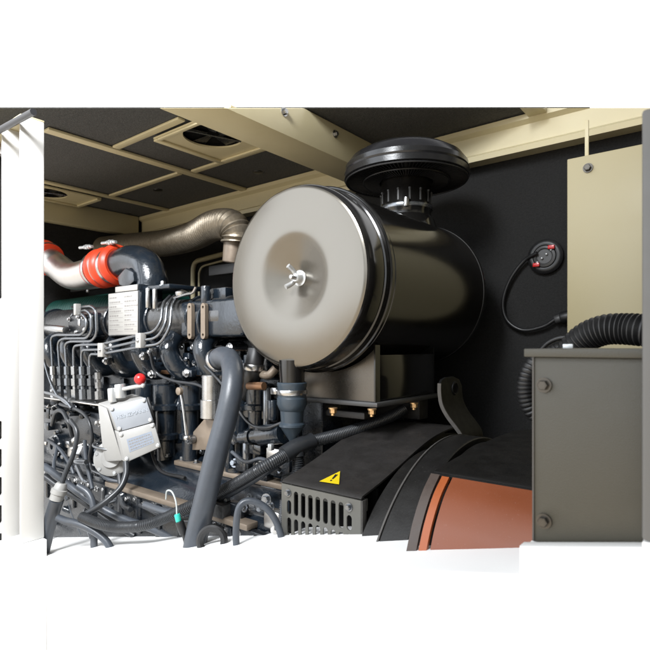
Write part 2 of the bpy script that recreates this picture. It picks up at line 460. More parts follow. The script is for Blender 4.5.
# flat cream strips on the ceiling
def strip(lo, hi, label):
    bm = B(); box(bm, lo, hi, 0.003)
    return tag(obj("ceiling_strip", bm, cream), label, "strip", "cream strips between the ceiling panels")
zs0, zs1 = 0.708, 0.718
strip((-1.850, 0.80, zs0), (-1.809, YB - 0.07, zs1), "long cream ceiling strip nearest the round vent, running to the back wall")
strip((-2.435, 0.75, zs0), (-2.403, YB - 0.07, zs1), "thin cream ceiling strip farther back, close to the end wall")
strip((-1.80, 1.018, 0.709), (-1.41, 1.046, zs1), "short cream cross strip on the near side of the round vent")
strip((-1.80, 1.36, 0.709), (-1.21, 1.388, zs1), "short cream cross strip on the far side of the round vent")
strip((-2.398, 1.338, 0.709), (-1.86, 1.364, zs1), "short cream cross strip between the two long thin ceiling strips")
bm = B()
xl_, xr_, ye_ = -0.545, -0.49, YB - 0.072
hexa(bm, [V(xl_, ynear(xl_, .703), .703), V(xr_, ynear(xr_, .703), .703), V(xr_, ynear(xr_, zs1), zs1), V(xl_, ynear(xl_, zs1), zs1), V(xl_, ye_, .703), V(xr_, ye_, .703), V(xr_, ye_, zs1), V(xl_, ye_, zs1)], .002)
tag(obj("ceiling_strip", bm, cream), "short cream strip above the back wall right of the rain cap", "strip", "cream strips between the ceiling panels")
# vents: square plate with a round hole and a black fan grid
def vent(x0, x1, y0, y1, c, r, label):
    t = thing("roof_vent", label, "vent", ((x0 + x1) / 2, (y0 + y1) / 2, 0.71), "round vents in the ceiling")
    bm = B()
    plate_holes(bm, [(x0, y0), (x1, y0), (x1, y1), (x0, y1)], [circ(c[0], c[1], r, 40)], lambda a, b: V(a, b, 0.702), V(0, 0, 0.006)); obj("plate", bm, cream, t)
    for lo, hi in (((x0, y0, 0.694), (x0 + .022, y1, 0.7015)), ((x0 + .0225, y1 - .022, 0.694), (x1, y1, 0.7015)), ((x0 + .0225, y0, 0.694), (x1, y0 + .014, 0.7015))):
        bm = B(); box(bm, lo, hi, 0.002); obj("rim", bm, cream, t)
    bm = B(); lathe(bm, V(c[0], c[1], 0.7085), Z, [(0, r * 1.02), (0.0095, r * 1.02), (0.0095, 0)], 40, cap=False); obj("throat", bm, holeblk, t)
    for k in range(5):
        an = 0.5 + k * 2 * math.pi / 5
        d = V(math.cos(an), math.sin(an), 0); e = V(-math.sin(an), math.cos(an), 0)
        cc_ = V(*c, 0.7135)
        bm = B(); prism(bm, [cc_ + d * r * .2 - e * r * .1, cc_ + d * r * .95 - e * r * .28, cc_ + d * r * .95 + e * r * .22 - V(0, 0, .004), cc_ + d * r * .2 + e * r * .1 - V(0, 0, .004)], V(0, 0, .001)); obj("fan_blade", bm, navydark, t)
    bm = B(); cyl(bm, V(*c, .7055) - V(.35, .94, 0) * r, V(*c, .7055) + V(.35, .94, 0) * r, .003, 8); obj("guard_bar", bm, pipe_steel, t)
    return t
vent(-1.60, -1.205, 1.055, 1.352, (-1.425, 1.17), 0.100, "cream plate with a round black vent beside the deep box beam")
vent(-2.67, -2.45, 0.95, 1.33, (-2.56, 1.12), 0.09, "cream plate with a dark round vent near the end wall")

for (fx, fy, w_) in ((158, 190, "beside the long strip nearest the round vent"), (258, 172, "between the deep box beam and the back wall rail"), (128, 214, "near the far corner of the enclosure")):
    p = onZ(fx, fy, 0.7195); bm = B(); lathe(bm, p, -Z, [(0, .022), (.003, .020), (.004, .008), (.0045, 0)], 24, cap=False)
    tag(obj("ceiling_fixing", bm, blackrub), "round black ceiling fixing " + w_, "fixing", "round fixings in the ceiling foam")
# door frame: two white posts on the left, post coloured in its shade at the right, head seal
def post(x0, x1, y0, y1, top, label, m, cat="post", bot=-0.9):
    bm = B(); box(bm, (x0, y0, bot), (x1, y1, top), 0.004)
    return tag(obj("door_post", bm, m), label, cat)
post(-1.525, -1.517, 0.598, 0.660, 0.61, "white door post nearest the engine, sunlit", postwhite, bot=-0.5285)
# slotted post behind it
t = thing("door_post", "white slotted door post at the far left edge", "post", (-1.66, 0.62, -0.57))
bm = B(); box(bm, (-1.648, 0.600, -0.5705), (-1.642, 0.648, 0.61), 0.004); obj("upright", bm, postwhite, t)
for k in range(4):
    z_ = -0.30 - 0.085 * k
    bm = B(); box(bm, (-1.6425, 0.6455, z_), (-1.6405, 0.6485, z_ + 0.055), 0.001); obj("slot", bm, darkgrey, t)
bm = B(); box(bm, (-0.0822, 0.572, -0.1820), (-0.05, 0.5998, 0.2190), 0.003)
tag(obj("door_post", bm, jambshade), "shaded grey door post at the right edge beside the taupe cabinet", "post")
bm = B()
tube(bm, [onY(-40, 152, 0.585), onY(0, 130, 0.585), onY(33.5, 111.8, 0.585)], 0.0085, 16)
tag(obj("door_seal", bm, greyseal), "grey bulb rubber seal under the door head at top left", "seal")
bm = B(); box(bm, (-2.3, 0.602, 0.6115), (-1.526, 0.664, 0.618), 0.002)
tag(obj("header_beam", bm, cream), "cream header above the white posts at top left", "header")
# louvred door leaf beyond the posts: only its edge shows
t = thing("louvred_door", "white louvred door edge with dark slots at the far left", "door", (-1.80, 0.62, -0.7))
bm = B()
plate_holes(bm, [(0.55, -0.62), (0.664, -0.62), (0.664, 0.6), (0.55, 0.6)],
            [slot(0.645, 0.36, 0.03, 0.44)] + [slot(0.645, -0.26 - 0.085 * k, 0.03, 0.06) for k in range(5)], lambda a, b: V(-1.78, a, b), V(-0.02, 0, 0)); obj("leaf", bm, postwhite, t)
bm = B(); box(bm, (-1.83, 0.552, -0.61), (-1.805, 0.662, 0.58), 0.002); obj("dark_backing", bm, darkgrey, t)  # dark sheet added behind the slots to stand for their shade

# white base frame: a long rail whose top falls away to the left, and the plinth of the cabinet
def ztop(x): return -0.2290 + 0.2297 * x
bm = B()
prism(bm, [V(-2.60, 0.6605, -1.168), V(-0.2005, 0.6605, -1.168), V(-0.2005, 0.6605, ztop(-0.2005)), V(-2.60, 0.6605, ztop(-2.60))], V(0, 0.45, 0), 0.003)
struct(obj("base_frame", bm, white))
bm = B()
box(bm, (-0.2000, 0.6005, -1.168), (0.012, 0.79, -0.2235), 0.002)
prism(bm, [V(-0.2050, 0.6000, -0.30), V(0.012, 0.6000, -0.30), V(0.012, 0.6000, -0.1745), V(-0.2050, 0.6000, -0.2243)], V(0, 0.0185, 0), 0.002)
box(bm, (-0.0822, 0.572, -1.168), (0.012, 0.5995, -0.1825), 0.002)
box(bm, (-1.600, 0.592, -1.168), (-1.502, 0.660, -0.529), 0.002)
box(bm, (-1.720, 0.592, -1.168), (-1.6005, 0.660, -0.571), 0.002)
box(bm, (-1.900, 0.540, -1.168), (-1.7205, 0.670, -0.6205), 0.002)
struct(obj("base_plinth", bm, white))

# ================================================================== AIR FILTER
C = P(292, 277, 1.26)              # centre of the end cap
R = 0.2255
t = thing("air_filter", "large drum air filter with round end cap in grey reflected tone and black rain cap", "air filter", C + V(0, 0.3, -R))
bm = B()
lathe(bm, C, Y, [(0.0285, 0), (0.0285, 0.018), (0.0268, 0.026), (0.0235, 0.036), (0.0055, 0.090), (0.0022, 0.100), (0.0006, 0.108), (0.0, 0.116), (0.0, 0.204), (0.0015, 0.2095), (0.0028, 0.212)], 128, cap=False)
ec = obj("end_cap", bm, capreflect, t, 50)
bm = B(); lathe(bm, C, Y, [(0.0028, 0.212), (0.006, 0.2150), (0.013, 0.2185), (0.022, 0.2200), (0.056, 0.2200), (0.058, 0.2172), (0.062, 0.2172), (0.064, 0.2215), (0.074, 0.2240)], 128, cap=False)
obj("cap_rim", bm, blackgloss, ec, 50)
bm = B(); band(bm, C + Y * 0.083, Y, 0.2215, 0.014, 0.0045, 128)
cb = obj("clamp_ring", bm, blackgloss, t)
bm = B()
lathe(bm, C, Y, [(0.074, 0.19), (0.078, 0.2215), (0.094, 0.2215), (0.096, 0.2175), (0.104, 0.2175), (0.106, 0.2205), (0.600, 0.2205), (0.605, 0.2235), (0.612, 0.2235), (0.618, 0.218), (0.622, 0.19), (0.622, 0)], 128, cap=False)
obj("canister", bm, blackgloss, t, 40)
# weld bead
bm = B(); ring(bm, C + Y * 0.603, Y, 0.2205, 0.0022, 96, 6); obj("seam", bm, darkgrey, t)
# wing nut
bm = B()
h0 = C + Y * 0.0283
lathe(bm, h0, -Y, [(0, 0.019), (0.002, 0.019), (0.0025, 0.0135), (0.016, 0.011), (0.018, 0.009), (0.018, 0.0)], 32, cap=False)
wn_ = obj("wing_nut", bm, zinc, t)
for s in (1, -1):
    bm = B()
    d = V(s * 0.45, 0, 0.89).normalized() if s > 0 else V(0.0, 0, -1.0)
    d = V(-0.35, 0, 0.94) if s > 0 else V(-0.62, 0, -0.78)
    p0 = h0 - Y * 0.009
    pts = [p0 + d * 0.006, p0 + d * 0.020 - Y * 0.010, p0 + d * 0.029 - Y * 0.022]
    sweep(bm, spline(pts, 8), lambda i, n: 0.0062 - 0.0012 * abs(i / n - 0.7), 12)
    obj("wing", bm, zinc, wn_)
bm = B(); cyl(bm, h0, h0 - Y * 0.034, 0.0052, 16, 0.001)
for k in range(7): ring(bm, h0 - Y * (0.019 + 0.002 * k), Y, 0.0052, 0.0006, 20, 6)
obj("stud", bm, steel, wn_)
# outlet stub and rubber dust valve under the cap
vc = P(292, 365, 1.285)
def vz(y): return (CY - y) / F * 1.285
bm = B(); cyl(bm, V(vc.x, vc.y, vz(360)), V(vc.x, vc.y, vz(384)), 0.0305, 40); obj("outlet_stub", bm, blackgloss, t)
bm = B()
prof = [(382, 0.0335), (383, 0.036), (386, 0.036), (387, 0.0345), (397, 0.0345), (398, 0.0362), (404, 0.0362), (410, 0.030), (410.5, 0.0285), (422, 0.0265), (424, 0.031), (426, 0.0315)]
lathe(bm, V(vc.x, vc.y, vz(382)), -Z, [(vz(382) - vz(y), r) for y, r in prof], 48, cap=False)
dv = obj("dust_valve", bm, valverub, t)
# flattened duck-bill lips
bm = B()
rings = []
for k in range(9):
    q = k / 8; zz = vz(425) + (vz(441) - vz(425)) * q
    rx = 0.0315 * (1 - 0.72 * q); ry = 0.0315 * (1 - 0.86 * q)
    rings.append([bm.verts.new((vc.x + rx * math.cos(a * math.pi / 16), vc.y + ry * math.sin(a * math.pi / 16), zz)) for a in range(32)])
for A, D in zip(rings, rings[1:]):
    for k in range(32): bm.faces.new((A[k], A[(k + 1) % 32], D[(k + 1) % 32], D[k]))
bm.faces.new(rings[-1]); obj("lip", bm, valverub, dv)
bm = B(); band(bm, V(vc.x, vc.y, vz(392)), Z, 0.0347, 0.012, 0.0015, 48)
hc = obj("hose_clamp", bm, steel, dv)
bm = B(); s_ = V(vc.x, vc.y, vz(391)) - RIGHT * 0.040; box(bm, s_ - V(.009, .008, .008), s_ + V(.009, .008, .008), 0.002); obj("screw_housing", bm, steel, hc)
# neck and rain cap
nc = P(406, 215, 1.655); nx, ny = nc.x, nc.y
def nz(y): return (CY - y) / F * 1.655
bm = B()
lathe(bm, V(nx, ny, nz(232)), Z, [(0, 0.098), (nz(222) - nz(232), 0.086), (nz(218) - nz(232), 0.0765), (nz(214) - nz(232), 0.0765), (nz(212) - nz(232), 0.0795), (nz(208) - nz(232), 0.0795), (nz(206) - nz(232), 0.0765), (nz(178) - nz(232), 0.0765)], 64, cap=False)
nk = obj("neck", bm, blackgloss, t)
bm = B()
for k in range(14):
    bm = B()
    an = 2 * math.pi * k / 14
    c_ = V(nx + 0.0768 * math.cos(an), ny + 0.0768 * math.sin(an), nz(200))
    M = Matrix.Translation(c_) @ Matrix.Rotation(an, 4, 'Z')
    box(bm, (-0.0012, -0.003, -0.018), (0.0012, 0.003, 0.014), 0.0008, 1, M)
    cyl(bm, c_ + V(0, 0, 0.013), c_ + V(0, 0, 0.018), 0.004, 10)
    obj("slot_strip", bm, darkgrey, nk)
bm = B(); band(bm, V(nx, ny, nz(210)), Z, 0.0795, 0.012, 0.0012, 64); nb_ = obj("hose_clamp", bm, pipe_steel, nk)
p = V(nx, ny, nz(209)) - FWD * 0.085 - RIGHT * 0.012
bm = B(); cyl(bm, p - UP * 0.014, p + UP * 0.014, 0.0085, 20, 0.002); obj("clamp_screw", bm, steel, nb_)
rc = V(nx, ny, nz(183)); RC = 0.191
bm = B()
prof = [(-0.030, 0.078), (-0.006, 0.10), (0.000, 0.182), (-0.004, 0.187), (-0.002, RC), (0.014, RC), (0.017, RC - 0.004), (0.022, RC - 0.002), (0.036, RC - 0.004), (0.060, RC - 0.022), (0.078, RC - 0.052), (0.086, 0.115), (0.0885, 0.112), (0.0885, 0.085), (0.097, 0.080), (0.1005, 0.065), (0.103, 0.0)]
lathe(bm, rc + V(0, 0, 0.012), Z, prof[2:], 96, cap=False)
rcp = obj("rain_cap", bm, capblack, t, 28)
# ribbed underside of the rain cap
bm = B()
for k in range(96):
    an = 2 * math.pi * k / 96
    d = V(math.cos(an), math.sin(an), 0)
    for q0, q1, zz in ((0.082, 0.128, -0.002), (0.134, 0.184, 0.004)):
        M = Matrix.Translation(rc + V(0, 0, zz)) @ Matrix.Rotation(an, 4, 'Z')
        box(bm, (q0, -0.0011, 0), (q1, 0.0011, 0.012), 0, 1, M)
ring(bm, rc + V(0, 0, 0.002), Z, 0.131, 0.003, 64, 8); ring(bm, rc + V(0, 0, 0.004), Z, 0.185, 0.003, 72, 8)
lathe(bm, rc + V(0, 0, 0.012), Z, [(0, 0.076), (0.004, 0.187)], 72, cap=False)
obj("intake_grid", bm, blackrub, rcp)

# ================================================================== FILTER CRADLE
t = thing("filter_cradle", "black folded steel cradle bolted under the drum air filter", "bracket", V(C.x, C.y + 0.25, -0.16))
y0, y1, hw, zb = C.y + 0.12, C.y + 0.41, 0.156, -0.134
def arc_top(xo): return C.z - math.sqrt(max(0.0, (R + 0.001) ** 2 - xo * xo))
xs = [-hw + 2 * hw * k / 24 for k in range(25)]
bm = B()      # front panel with curved top
prism(bm, [V(C.x - hw, y0, zb)] + [V(C.x + hw, y0, zb)] + [V(C.x + x_, y0, arc_top(x_) - 0.002) for x_ in reversed(xs)], V(0, 0.004, 0))
obj("saddle_panel", bm, cradlereflect, t)
bm = B()
prism(bm, [V(C.x - hw, y1, zb)] + [V(C.x + hw, y1, zb)] + [V(C.x + x_, y1, arc_top(x_) - 0.002) for x_ in reversed(xs)], V(0, 0.004, 0))
obj("saddle_panel", bm, blackgloss, t)
for s in (-1, 1):
    bm = B(); box(bm, (C.x + s * (hw - 0.004), y0 + 0.0045, zb + 0.001), (C.x + s * hw, y1 - 0.0005, arc_top(hw) - 0.02), 0.001); obj("side_panel", bm, blackgloss, t)
bm = B(); box(bm, (C.x - hw - 0.015, y0 - 0.012, zb - 0.012), (C.x + hw + 0.012, y1 + 0.02, zb - 0.0005), 0.003); obj("base_plate", bm, darkgrey, t)
bm = B(); prism(bm, [V(C.x + hw - 0.001, y0 - 0.006, zb), V(C.x + hw + 0.003, y0 - 0.006, zb), V(C.x + hw + 0.003, y0 - 0.006, arc_top(hw) + 0.004), V(C.x + hw - 0.001, y0 - 0.006, arc_top(hw) + 0.004)], V(0, 0.02, 0)); obj("corner_gusset", bm, blackgloss, t)
for (bx, by, d_) in ((333, 408, 1.25), (372, 410, 1.23), (414, 408, 1.36)):
    p = P(bx, by - 1.5, d_); bm = B(); p.z = zb - 0.0125
    cyl(bm, p, p - Z * 0.003, 0.0105, 20); lathe(bm, p - Z * 0.003, -Z, [(0, 0.0085), (0.009, 0.0085), (0.010, 0.0075)], 6); cyl(bm, p - Z * 0.013, p - Z * 0.018, 0.005, 12)
    obj("nut", bm, brass, t)
# lower cross-member that carries the cradle
bm = B(); box(bm, (C.x - 0.19, y0 + 0.02, zb - 0.048), (C.x + 0.11, y0 + 0.05, zb - 0.031), 0.003)
obj("cross_member", bm, hoodblk, t)
bm = B(); box(bm, (C.x - 0.19, y0 + 0.24, zb - 0.07), (C.x + 0.14, y0 + 0.29, zb - 0.0125), 0.003)
obj("cross_member", bm, hoodblk, t)

# lifting lug of bent flat bar
t = thing("bent_lug", "black bent flat bar lug with a bolt hole beside the filter cradle", "bracket", P(462, 455, 1.27))
Xg = onX(437, 390, -0.51).x
bm = B()
def lug(x, y): return P(x, y, 1.22 + (y - 380) / 75 * 0.03)
prof = [lug(438, 392), lug(440, 405), lug(446, 417), lug(455, 429), lug(460, 437), lug(461, 447), lug(461, 456)]
dv_ = P(470, 400, 1.33) - P(438, 400, 1.225)
sheet(bm, spline(prof, 6), Y * 0.115, 0.006)
obj("bar", bm, lugblk, t)
bm = B(); q = lug(438, 392)
pts = [q, q + Z * 0.018, q + Z * 0.028 + Y * 0.01, q + Z * 0.032 + Y * 0.03, q + Z * 0.032 + Y * 0.07, q + Z * 0.024 + Y * 0.10, q + Z * 0.008 + Y * 0.115, q + Y * 0.115]
prism(bm, pts, V(0.006, 0, 0)); ring(bm, q + Z * 0.004 + Y * 0.075 + X * 0.006, X, 0.014, 0.003, 24, 8); obj("eye_plate", bm, lugblk, t)
bm = B(); cyl(bm, q + Z * 0.004 + Y * 0.075 + X * 0.0055, q + Z * 0.004 + Y * 0.075 + X * 0.008, 0.011, 24); obj("bolt_hole", bm, holeblk, t)
bm = B(); sheet(bm, spline([p_ - Y * 0.0035 + X * 0.0005 for p_ in [q + Z * 0.02] + prof], 6), Y * 0.003, 0.0085); obj("edge", bm, flangeedge, t)
bm = B(); hexbolt(bm, P(466, 452, 1.21), V(0.4, -0.6, 0.7), 0.007, 0.006); obj("bolt", bm, darkgrey, t)

# ================================================================== FLYWHEEL GUARD (hood + grille)
xg0, xg1, yg = -0.802, -0.592, 0.85
t = thing("flywheel_guard", "black sheet metal guard with slotted grey grille and warning sticker", "guard", V(-0.7, 0.9, -0.42))
bm = B()
hp = [V(xg0, yg, -0.300), V(xg0, yg + 0.003, -0.2965), V(xg0, 0.92, -0.281), V(xg0, 0.989, -0.2620), V(xg0, 1.07, -0.238), V(xg0, 1.139, -0.222), V(xg0, 1.20, -0.2145), V(xg0, 1.258, -0.212), V(xg0, 1.34, -0.222), V(xg0, 1.43, -0.25), V(xg0, 1.52, -0.31), V(xg0, 1.58, -0.40), V(xg0, 1.60, -0.60)]
sheet(bm, [hp[0]] + spline(hp[1:], 5), V(xg1 - xg0, 0, 0), -0.004)
hs = obj("hood_sheet", bm, hoodblk, t, 60)
bm = B()      # closing cheeks
for xx in (xg0 + 0.012, xg1 - 0.03):
    prism(bm, [V(xx, yg + 0.012, -0.6)] + [V(xx, p_.y + 0.004 if p_.y < 1.2 else p_.y - 0.006, p_.z - 0.012) for p_ in hp[1:]] , V(0.004, 0, 0))
obj("cheek_plate", bm, drumblk, t)
gz0, gz1 = -0.415, -0.3005
gw = xg1 - xg0
bm = B()
nS = 9; holes = []
for row in range(2):
    for k in range(nS):
        cx = xg0 + 0.022 + (gw - 0.050) * k / (nS - 1)
        if row == 0: zc_, hh = gz1 - 0.037, 0.052
        else: zc_, hh = gz1 - 0.095, 0.054
        if row == 0 and k in (0, nS - 1): 
            zc_ -= 0.011; hh -= 0.022
        if row == 1: hh = 0.038; zc_ = gz1 - 0.089
        holes.append(slot(cx, zc_, 0.0125, hh))
plate_holes(bm, [(xg0, gz0), (xg1, gz0), (xg1, gz1), (xg0, gz1)], holes, lambda a, b: V(a, yg - 0.0035, b), V(0, 0.003, 0))
gp = obj("grille", bm, grillegrey, t)
bm = B(); box(bm, (xg0 + 0.003, yg + 0.022, gz1 - 0.027), (xg1 - 0.003, yg + 0.025, gz1 - 0.002), 0.001); obj("baffle", bm, grillegrey, t)
bm = B(); box(bm, (xg1 + 0.0005, yg - 0.003, gz0), (xg1 + 0.003, yg + 0.012, gz1), 0.001); obj("side_flange", bm, flangeedge, t)
bm = B(); box(bm, (xg0 + 0.004, yg + 0.06, -0.45), (xg1 - 0.004, yg + 0.064, -0.29), 0); obj("inner_wall", bm, holeblk, t)
for sx in (xg0 + 0.020, xg1 - 0.028):
    bm = B(); hexbolt(bm, V(sx, yg - 0.0036, gz1 - 0.017), -Y, 0.006, 0.006); obj("screw", bm, pipe_steel, gp)
# warning sticker lying on the hood
def hood_pt(x, y):          # where a photo pixel meets the hood
    best = None
    for k in range(400):
        Yk = 0.852 + k * 0.001
        zz = None
        for a_, c_ in zip(hp[1:], hp[2:]):
            if a_.y <= Yk <= c_.y: zz = a_.z + (c_.z - a_.z) * (Yk - a_.y) / (c_.y - a_.y)
        q_ = onY(x, y, Yk)
        if zz is None: continue
        e = abs(q_.z - zz)
        if best is None or e < best[0]: best = (e, V(q_.x, q_.y, zz))
    return best[1]
up_h = V(0, -0.25, 1).normalized()
A3 = [hood_pt(320, 484) + up_h * .006, hood_pt(339.5, 487) + up_h * .006, hood_pt(340.5, 474) + up_h * .006]
bm = B(); prism(bm, A3, up_h * 0.0006); stk = obj("warning_sticker", bm, yellow, t)
cc = (A3[0] + A3[1] + A3[2]) / 3; e1 = (A3[1] - A3[0]).normalized(); e2 = (A3[2] - (A3[0] + A3[1]) / 2)
def sp(a, b): return A3[0] + (A3[1] - A3[0]) * a + (A3[2] - (A3[0] + A3[1]) * 0.5) * b + up_h * 0.0007
bm = B(); prism(bm, [sp(0.46, 0.30), sp(0.54, 0.30), sp(0.57, 0.68), sp(0.43, 0.68)], up_h * 0.0005)
prism(bm, [sp(0.46, 0.13), sp(0.54, 0.13), sp(0.54, 0.22), sp(0.46, 0.22)], up_h * 0.0005); obj("exclamation_mark", bm, inkblack, stk)

# ================================================================== ALTERNATOR
t = thing("alternator", "alternator with orange side panel and black drum flange", "alternator", V(-0.4, 1.09, -0.6))
ac = V(0, 1.09, -0.561)
bm = B(); lathe(bm, V(-0.60, ac.y, ac.z), X, [(0, 0.30), (0.02, 0.325), (0.19, 0.325)], 128); obj("adaptor_drum", bm, drumblk, t)
def flange(xa, xb, r, m=drumblk):
    bm = B(); lathe(bm, V(xa, ac.y, ac.z), X, [(0, r - 0.03), (0.0, r - 0.002), (0.002, r), (xb - xa - 0.002, r), (xb - xa, r - 0.002), (xb - xa, r - 0.03)], 160, cap=True); return obj("flange_ring", bm, m, t)
flange(-0.520, -0.465, 0.361)
fe = B(); lathe(fe, V(-0.5245, ac.y, ac.z), X, [(0, 0.33), (0, 0.3615), (0.004, 0.3625), (0.004, 0.33)], 160, cap=False); obj("flange_edge", fe, flangeedge, t)
flange(-0.460, -0.432, 0.352)
# orange housing: chamfered prism along X
xo0, xo1 = -0.425, 0.02
prof = [(0.755, -0.335), (0.768, -0.3175), (0.836, -0.232), (0.842, -0.2275)]
bm = B()
sheet(bm, spline([V(xo0 + 0.030, y_, z_) for y_, z_ in [(0.742, -0.360), (0.757, -0.325), (0.776, -0.288), (0.804, -0.252), (0.836, -0.2265)]], 6), V(xo1 - xo0 - 0.03, 0, 0), -0.006); obj("side_panel", bm, orange, t)
bm = B(); sheet(bm, spline([V(xo0 + 0.012, y_ - 0.003, z_) for y_, z_ in [(0.742, -0.360), (0.757, -0.325), (0.776, -0.288), (0.804, -0.252), (0.836, -0.2265)]], 6), V(0.013, 0, 0), -0.006); obj("orange_strip", bm, orangebright, t)
bm = B(); sheet(bm, spline([V(xo0 - 0.008, y_ - 0.004, z_) for y_, z_ in [(0.742, -0.360), (0.757, -0.325), (0.776, -0.288), (0.804, -0.251), (0.836, -0.2245)]], 6), V(0.0165, 0, 0), -0.006); obj("end_strip", bm, endbrown, t)
bm = B(); prism(bm, [V(xo0 - 0.007, 0.760, -0.36), V(xo0 - 0.007, 0.790, -0.29), V(xo0 - 0.007, 0.850, -0.240), V(xo0 - 0.007, 1.3, -0.22), V(xo0 - 0.007, 1.3, -0.35)], V(xo1 - xo0, 0, 0)); obj("inner_frame", bm, drumblk, t)
bm = B()
sheet(bm, spline([V(xo0 - 0.008, 0.8375, -0.2268), V(xo0 - 0.008, 0.842, -0.2245), V(xo0 - 0.008, 0.856, -0.2215), V(xo0 - 0.008, 0.95, -0.2125), V(xo0 - 0.008, 1.10, -0.2035), V(xo0 - 0.008, 1.25, -0.2035), V(xo0 - 0.008, 1.36, -0.215)], 5), V(xo1 - xo0, 0, 0), -0.005)
obj("top_cover", bm, drumblk, t, 60)
bm = B(); sheet(bm, spline([V(xo0 + 0.020, 0.846, -0.2225), V(xo0 + 0.020, 0.95, -0.2115), V(xo0 + 0.020, 1.10, -0.2025), V(xo0 + 0.020, 1.25, -0.2025)], 5), V(0.45, 0, 0), 0.0022)
obj("top_plate", bm, topsheen, t, 60)

# ================================================================== TAUPE CABINET
t = thing("control_cabinet", "taupe grey steel cabinet with two bolts on its front", "cabinet", V(-0.1, 0.7, -0.2225))
xc0, yc = -0.196, 0.62
bm = B(); box(bm, (xc0, yc, -0.2225), (0.008, 0.79, -0.0136), 0.0012); obj("body", bm, taupe, t)
bm = B(); box(bm, (xc0 - 0.0085, yc - 0.006, -0.0134), (0.008, 0.795, -0.0042), 0.0012); obj("lid", bm, taupe, t)
for by in (385, 521):
    bolt_part(t, onY(544, by, yc - 0.0004), -Y, 0.0058, 0.0055, boltdark)
bm = B(); box(bm, (xc0 - 0.0005, yc - 0.0015, -0.2215), (xc0 + 0.0012, yc - 0.0003, -0.0138), 0); obj("edge_strip", bm, flangeedge, t)

# ================================================================== things on the back wall at the right
t = thing("cover_panel", "plain cream sheet panel with one bolt in front of the black back wall", "panel", V(-0.45, 1.6, 0.0))
pl = onY(567, 160, 1.6); pr = onY(660, 140, 1.6)
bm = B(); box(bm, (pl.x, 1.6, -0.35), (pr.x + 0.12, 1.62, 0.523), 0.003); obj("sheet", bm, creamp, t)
bolt_part(t, onY(588, 168, 1.5995), -Y, 0.009, 0.008, boltdark)
p = onY(587, 156, 1.61); bm = B(); box(bm, (p.x - 0.005, 1.606, 0.522), (p.x + 0.005, 1.612, 0.622), 0.001); obj("hanger_strap", bm, cream, t)
# round lamp / sensor
lc = onY(546, 257, YB - 0.004)
t = thing("wall_plug", "round black rubber plug with red contacts on the black back wall", "plug", lc)
bm = B(); lathe(bm, lc, -Y, [(0, 0.054), (0.010, 0.054), (0.016, 0.048), (0.018, 0.042), (0.017, 0.036), (0.012, 0.034)], 48); obj("rim", bm, blackrub, t)
bm = B(); lathe(bm, lc - Y * 0.012, -Y, [(0, 0.034), (0.006, 0.033), (0.008, 0.026), (0.004, 0.022), (0.004, 0.0)], 40, cap=False); obj("socket_face", bm, darkgrey, t)
for k in range(4):
    d = V(0.72, 0, 0.62).normalized() * (0.018 * (k - 1.5))
    bm = B(); bmesh.ops.create_uvsphere(bm, u_segments=12, v_segments=8, radius=0.0042, matrix=Matrix.Translation(lc - Y * 0.019 + d)); obj("contact", bm, zinc, t)
for s in (-1, 1):
    d = V(0.62, 0, 0.70).normalized() * (0.034 * s)
    bm = B(); box(bm, lc - Y * 0.024 + d - V(.010, .004, .006), lc - Y * 0.016 + d + V(.010, .004, .006), 0.002); obj("red_latch", bm, redpl, t)
def cable(name, pts, r, m, label, cat="cable", group=None, seg=12, n=12):
    bm = B(); tube(bm, pts, r, seg, n); return tag(obj(name, bm, m), label, cat, group)
yw = YB - 0.02
cable("plug_cable", [onY(537, 253, yw - .01), onY(524, 261, yw), onY(510, 280, yw), onY(503, 302, yw), onY(507, 320, yw), onY(522, 330, yw), onY(542, 327, yw), onY(556, 319, yw)], 0.006, blackrub, "thin black cable looping down from the round wall plug")
t = thing("cable_gland", "small dark cable gland at the edge of the cream panel", "gland", onY(560, 318, yw))
bm = B(); cyl(bm, onY(555, 320, yw), onY(561, 318, yw), 0.013, 16, 0.003); obj("cap", bm, darkgrey, t)
bm = B(); cyl(bm, onY(561, 318, yw), onY(570, 316, yw), 0.018, 20, 0.003); obj("nut", bm, blackrub, t)
cable("short_cable", [onY(539, 352, 1.3), onY(548, 343, 1.3), onY(560, 338, 1.3), onY(575, 338, 1.3), onY(600, 340, 1.3)], 0.006, blackrub, "short black cable curving up behind the cabinet lid")
bm = B(); corr(bm, [P(568, 372, 0.93), P(572, 352, 0.92), P(585, 338, 0.90), P(604, 330, 0.875), P(625, 329, 0.85), P(650, 331, 0.82), P(690, 336, 0.79)], 0.024, 0.0075, 0.16, 24)
tag(obj("corrugated_hose", bm, blackrub), "black corrugated hose arching over the taupe cabinet in front of cream panel", "hose")
bm = B(); corr(bm, [P(560, 352, 1.0), P(537, 362, 1.0), P(527, 378, 1.0), P(527, 398, 1.0), P(536, 414, 1.0), P(560, 424, 1.0)], 0.016, 0.0075, 0.14, 20)
tag(obj("corrugated_hose", bm, blackrub), "dark corrugated hose hanging behind the left edge of the taupe cabinet", "hose")
bm = B(); p = P(569, 346.5, 0.66); box(bm, p - V(.007, .002, .0035), p + V(.005, .002, .0030), 0.0008)
tag(obj("cable_tie", bm, zinc), "small white cable tie lying on the cabinet lid", "cable tie")

